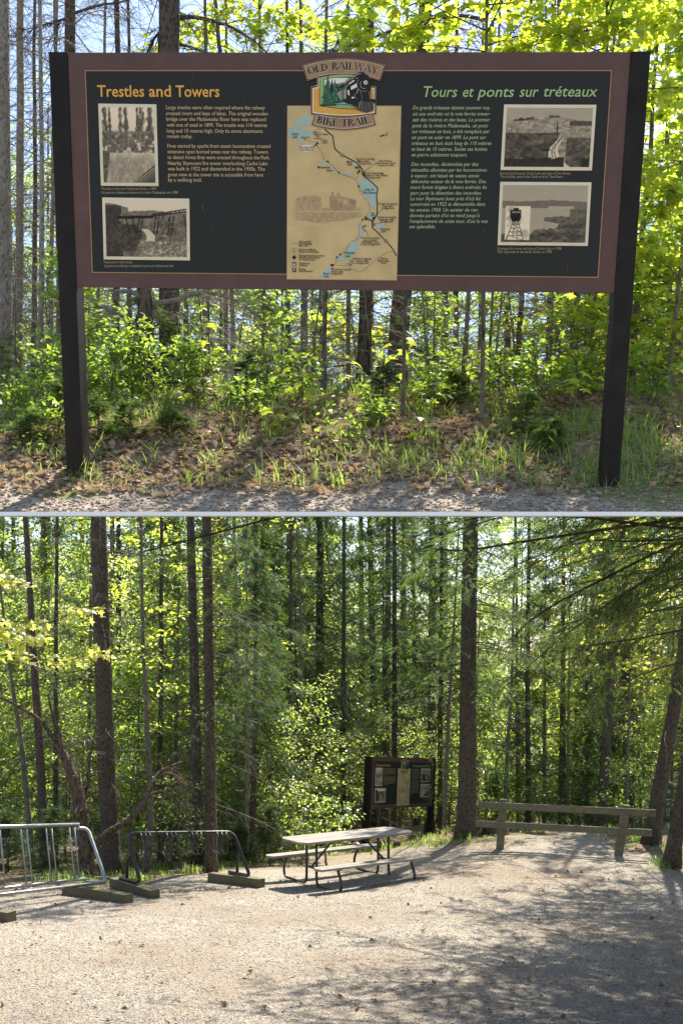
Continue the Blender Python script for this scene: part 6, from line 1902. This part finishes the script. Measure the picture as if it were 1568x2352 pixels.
for i in range(5):
    plank(pw, L_, -W_ / 2 + pw * (i + 0.5), HT, 0.10 if i == 0 else 0, 0.10 if i == 4 else 0).build('plank', M['table_wood'], tb_)
BH = 0.46
for s in (-1, 1):
    for k in range(2):
        y = s * 0.80 + (k - 0.5) * 0.14
        plank(0.14, L_, y, BH, 0.06 if k == 0 else 0, 0.06 if k == 1 else 0).build('bench_plank', M['table_wood'], tb_)
    for e in (-1, 1):
        x = e * 0.78
        b = MB()
        pth = [(0.16, HT - 0.05), (0.16, 0.40), (0.165, 0.14), (0.20, 0.05), (0.28, 0.022), (0.50, 0.022), (0.66, 0.024), (0.74, 0.06), (0.77, 0.14), (0.755, 0.24), (0.70, 0.33), (0.665, BH - 0.045)]
        q = smooth([(x, s * (a if a < 0.3 else a + 0.16 * min(1, (a - 0.28) / 0.22)), z) for a, z in pth], 3)
        b.tube(q, 0.024, 8); b.build('leg', M['steel_brown'], tb_, True)
        b = MB(); b.box((x, s * 0.80, BH - 0.047), (0.05, 0.26, 0.012)); b.build('bench_bracket', M['steel_brown'], tb_)
for e in (-1, 1):
    b = MB(); b.box((e * 0.78, 0, 0.33), (0.03, 0.30, 0.04)); b.build('crossbar', M['steel_brown'], tb_)
    b = MB(); b.tube([(e * 0.78, 0, 0.34), (e * 0.30, 0, HT - 0.05)], 0.018, 6); b.build('brace', M['steel_brown'], tb_)
    b = MB(); b.box((e * 0.78, 0, HT - 0.052), (0.05, 0.72, 0.018)); b.build('top_bracket', M['steel_brown'], tb_)


def timber(near, far, name_parent, w=0.17):
    a = np.array(near, float); c = np.array(far, float); d = c - a; L = np.linalg.norm(d[:2])
    ang = math.atan2(d[1], d[0]); m = (a + c) / 2
    z = min(float(G(a[0], a[1])), float(G(c[0], c[1])))
    b = MB(); b.box((m[0], m[1], (float(G(a[0], a[1])) + float(G(c[0], c[1]))) / 2 + w / 2 - 0.01), (L, w, w), ang, 0, 0.004)
    return b


def timber_thing(near_px, far_px, label):
    a = ground_hit(*near_px); c = ground_hit(far_px[0], far_px[1], 0.17)
    b = timber(a, c, None); o = np.array([a[0], a[1], float(G(a[0], a[1]))])
    t = b.build('timber_block', M['timber'], None, False, o); t.location = o
    return tag(t, label, 'timber', 'squared timbers under the bike racks'), a, c


t1, a2l, c2l = timber_thing((357, 2063), (262, 2017), 'green treated timber under the left foot of the black rack')
t2, a2r, c2r = timber_thing((602, 2039), (484, 2003), 'green treated timber under the right foot of the black rack')
t3, a1r, c1r = timber_thing((296, 2074), (152, 2031), 'green treated timber under the right end of the silver rack')
t4, a1l, c1l = timber_thing((28, 2117), (-120, 2072), 'green treated timber cut by the left edge under the silver rack')
TH = 0.165


def on_timber(u, v, up=0.03):
    p = ground_hit(u, v, TH + up); return p


# black rack with hanging coils
fl0, fl1 = on_timber(277, 2017), on_timber(322, 2027); fr0, fr1 = on_timber(526, 2003), on_timber(574, 2012)
sl, sr = on_timber(292, 2019.5), on_timber(545, 2006)
tl = ray(np.array(294.), np.array(1914.), np.array(sl[1])); trr = ray(np.array(536.), np.array(1911.), np.array(sr[1]))
ro = (sl + sr) / 2; ro[2] = float(G(ro[0], ro[1]))
rk = empty('bike_rack', ro, 'black tube bike rack with four bunches of hanging loops, beside the picnic table', 'bike rack')
bar_d = unit(trr - tl)


def corner(a, c, d, r=0.09, n=5):
    """round a corner at c between points a and d"""
    p0 = c + unit(a - c) * r; p1 = c + unit(d - c) * r
    return [(p0 * (1 - t) ** 2 + c * 2 * t * (1 - t) + p1 * t * t) for t in np.linspace(0, 1, n)]


pth = [fl0] + corner(fl0, fl1, tl, 0.10) + corner(fl1, tl, trr, 0.14) + corner(tl, trr, fr1, 0.14) + corner(trr, fr1, fr0, 0.10) + [fr0]
b = MB(); b.tube(np.array(pth), 0.031, 10); b.build('frame', M['steel_black'], rk, True, ro)
for s_, t_, f_ in ((sl, tl, fl1), (sr, trr, fr1)):
    j = t_ + (f_ - t_) * 0.40; k = np.array([s_[0], s_[1], j[2] - 0.16])
    b = MB(); b.tube(np.array([s_] + corner(s_, k, j, 0.07) + [j]), 0.028, 8); b.build('strut', M['steel_black'], rk, True, ro)
for g_ in (0.13, 0.37, 0.61, 0.85):
    for k in range(3):
        c = tl + (trr - tl) * (g_ + (k - 1) * 0.042); R_ = 0.20
        n1 = unit(bar_d * 0.42 + np.array([0.08, -0.85, 0]))
        cc = c - np.array([0, 0, R_ - 0.02])
        th = np.linspace(0, 2 * PI, 25)
        b = MB(); b.tube(cc + R_ * (np.cos(th)[:, None] * n1 * 0.95 + np.sin(th)[:, None] * np.array([0, 0, 1.0])) + bar_d * (np.sin(th / 2)[:, None] * 0.05), 0.0105, 6, False)
        b.build('loop', M['steel_black'], rk, True, ro)

# galvanised rack with upright bars
ff, bf = on_timber(240, 2027, 0.035), on_timber(196, 2018.5, 0.035)
fl = on_timber(0, 2055, 0.035); bl = on_timber(0, 2041, 0.035)
ext = lambda a, c, k: a + (c - a) * k
fl2, bl2 = ext(ff, fl, 1.75), ext(bf, bl, 1.75)
ttr = ray(np.array(182.), np.array(1894.), np.array(bf[1] + 0.05)); ttl = ray(np.array(0.), np.array(1899.), np.array(bl[1] + 0.05)); ttl2 = ext(ttr, ttl, 1.75)
so = (ff + bf) / 2; so[2] = float(G(so[0], so[1]))
sk = empty('bike_rack', so, 'silver galvanised bike rack with upright bars, cut by the left edge', 'bike rack')
b = MB(); b.tube([ttr, ttl2], 0.031, 10); b.build('top_rail', M['galv'], sk, True, so)
b = MB(); b.tube([bf, bl2], 0.028, 10); b.build('rear_rail', M['galv'], sk, True, so)
b = MB(); b.tube([ff, fl2], 0.028, 10); b.build('front_rail', M['galv'], sk, True, so)
t0 = ttr + unit(ttl - ttr) * 0.02 - np.array([0, 0, 0.062])
kx = t0 + unit(ttr - ttl) * 0.20; fk = ff + unit(ttr - ttl) * 0.05
for a_, b_, c_, sg in ((t0, kx, fk, 1),):
    pth = [a_ - unit(ttr - ttl) * 0.03] + corner(a_, b_, c_, 0.13) + corner(b_, c_, bf - np.array([0, 0, 0.05]), 0.12) + [bf - np.array([0, 0, 0.05])]
    b = MB(); b.tube(np.array(pth), 0.03, 10); b.build('end_frame', M['galv'], sk, True, so)
for bu, tu in ((50, 0), (240, 183), (293, 235), (465, 413), (518, 465), (683, 633), (730, 683), (-140, -190), (-190, -240), (-370, -420)):
    kb = (bu - 784) / (0 - 784); kt = (tu - 728) / (0 - 728)
    b = MB(); b.tube([ext(bf, bl, kb) , ext(ttr, ttl, kt)], 0.0125, 6); b.build('upright_bar', M['galv'], sk, True, so)

# wooden fence
fo = ray(np.array(1147.), np.array(1940.), np.array(23.0)); fo[2] = float(G(fo[0], fo[1]))
fn = empty('rail_fence', fo, 'weathered two-rail wooden fence across the path at the right', 'fence')


def beam(p0, p1, w, h, depth_dir=None):
    p0 = np.asarray(p0); p1 = np.asarray(p1); d = unit(p1 - p0); L = np.linalg.norm(p1 - p0)
    if abs(d[2]) > 0.7: s_ = unit(np.cross(d, [0, 1.0, 0])); t_ = np.cross(s_, d)
    else: t_ = unit(np.array([0, 0, 1.0]) - d * d[2]); s_ = np.cross(t_, d)
    b = MB(); b.box((p0 + p1) / 2, (L, w, h), ax=np.stack([d, s_, t_])); return b


for (tu, tv), (bu, bv), D in (((1155, 1836), (1147, 1946), 23.0), ((1437, 1849), (1417, 1971), 22.1)):
    a = ray(np.array(float(tu)), np.array(float(tv)), np.array(D)); c = ray(np.array(float(bu)), np.array(float(bv)), np.array(D)); c[2] -= 0.06
    beam(c, a, 0.14, 0.14).build('post', M['fence_wood'], fn, False, fo)
for (u0, v0), (u1, v1), D0, D1 in (((1096.7, 1848.5), (1503.6, 1867.7), 23.05, 21.75), ((1091.9, 1891.8), (1494.5, 1913), 23.05, 21.75)):
    beam(ray(np.array(u0), np.array(v0), np.array(D0)), ray(np.array(u1), np.array(v1), np.array(D1)), 0.045, 0.13).build('rail', M['fence_wood'], fn, False, fo)

# mossy stump behind the left post
sp_ = ray(np.array(1136.), np.array(1930.), np.array(25.2)); sp_[2] = float(G(sp_[0], sp_[1]))
b = MB(); zz = np.linspace(-0.1, 0.30, 5)
b.tube(np.stack([sp_[0] + 0 * zz, sp_[1] + 0 * zz, sp_[2] + zz], -1), [0.36, 0.32, 0.29, 0.28, 0.24], 14, True, 0, 0.10)
t = b.build('tree_stump', M['bark'], None, True, sp_); t.location = sp_; tag(t, 'dark low stump behind the left fence post', 'stump')

# stones on the bank
for u, v, s, lab in ((877, 1135, 0.030, 'pale rounded stone lying on the grit below the map'), (1340 * 0.784 / 1.568 * 0 + 856, 1146, 0.022, 'small grey stone on the grit left of the pale rounded one'), (181, 1146, 0.030, 'grey stone by the foot of the left sign post'), (1365, 1150, 0.03, 'pale stone near the foot of the right sign post'), (560, 1090, 0.02, 'small pale stone on the bank under the left photographs')):
    g = terrace_hit(u, v); b = MB()
    b.scatter((np.array(ico, float) * [1, 0.8, 0.6], [(0, 2, 1), (0, 3, 2), (0, 4, 3), (0, 5, 4), (0, 1, 5), (1, 2, 6), (2, 3, 7), (3, 4, 8), (4, 5, 9), (5, 1, 10), (2, 7, 6), (3, 8, 7), (4, 9, 8), (5, 10, 9), (1, 6, 10), (6, 7, 11), (7, 8, 11), (8, 9, 11), (9, 10, 11), (10, 6, 11)]), np.zeros((1, 3)), rnd_dirs(1, 0), np.array([[0, 0, 1.0]]), s)
    t = b.build('stone', M['stone'], None, True); t.location = g + [0, 0, s * 0.3]; tag(t, lab, 'stone')
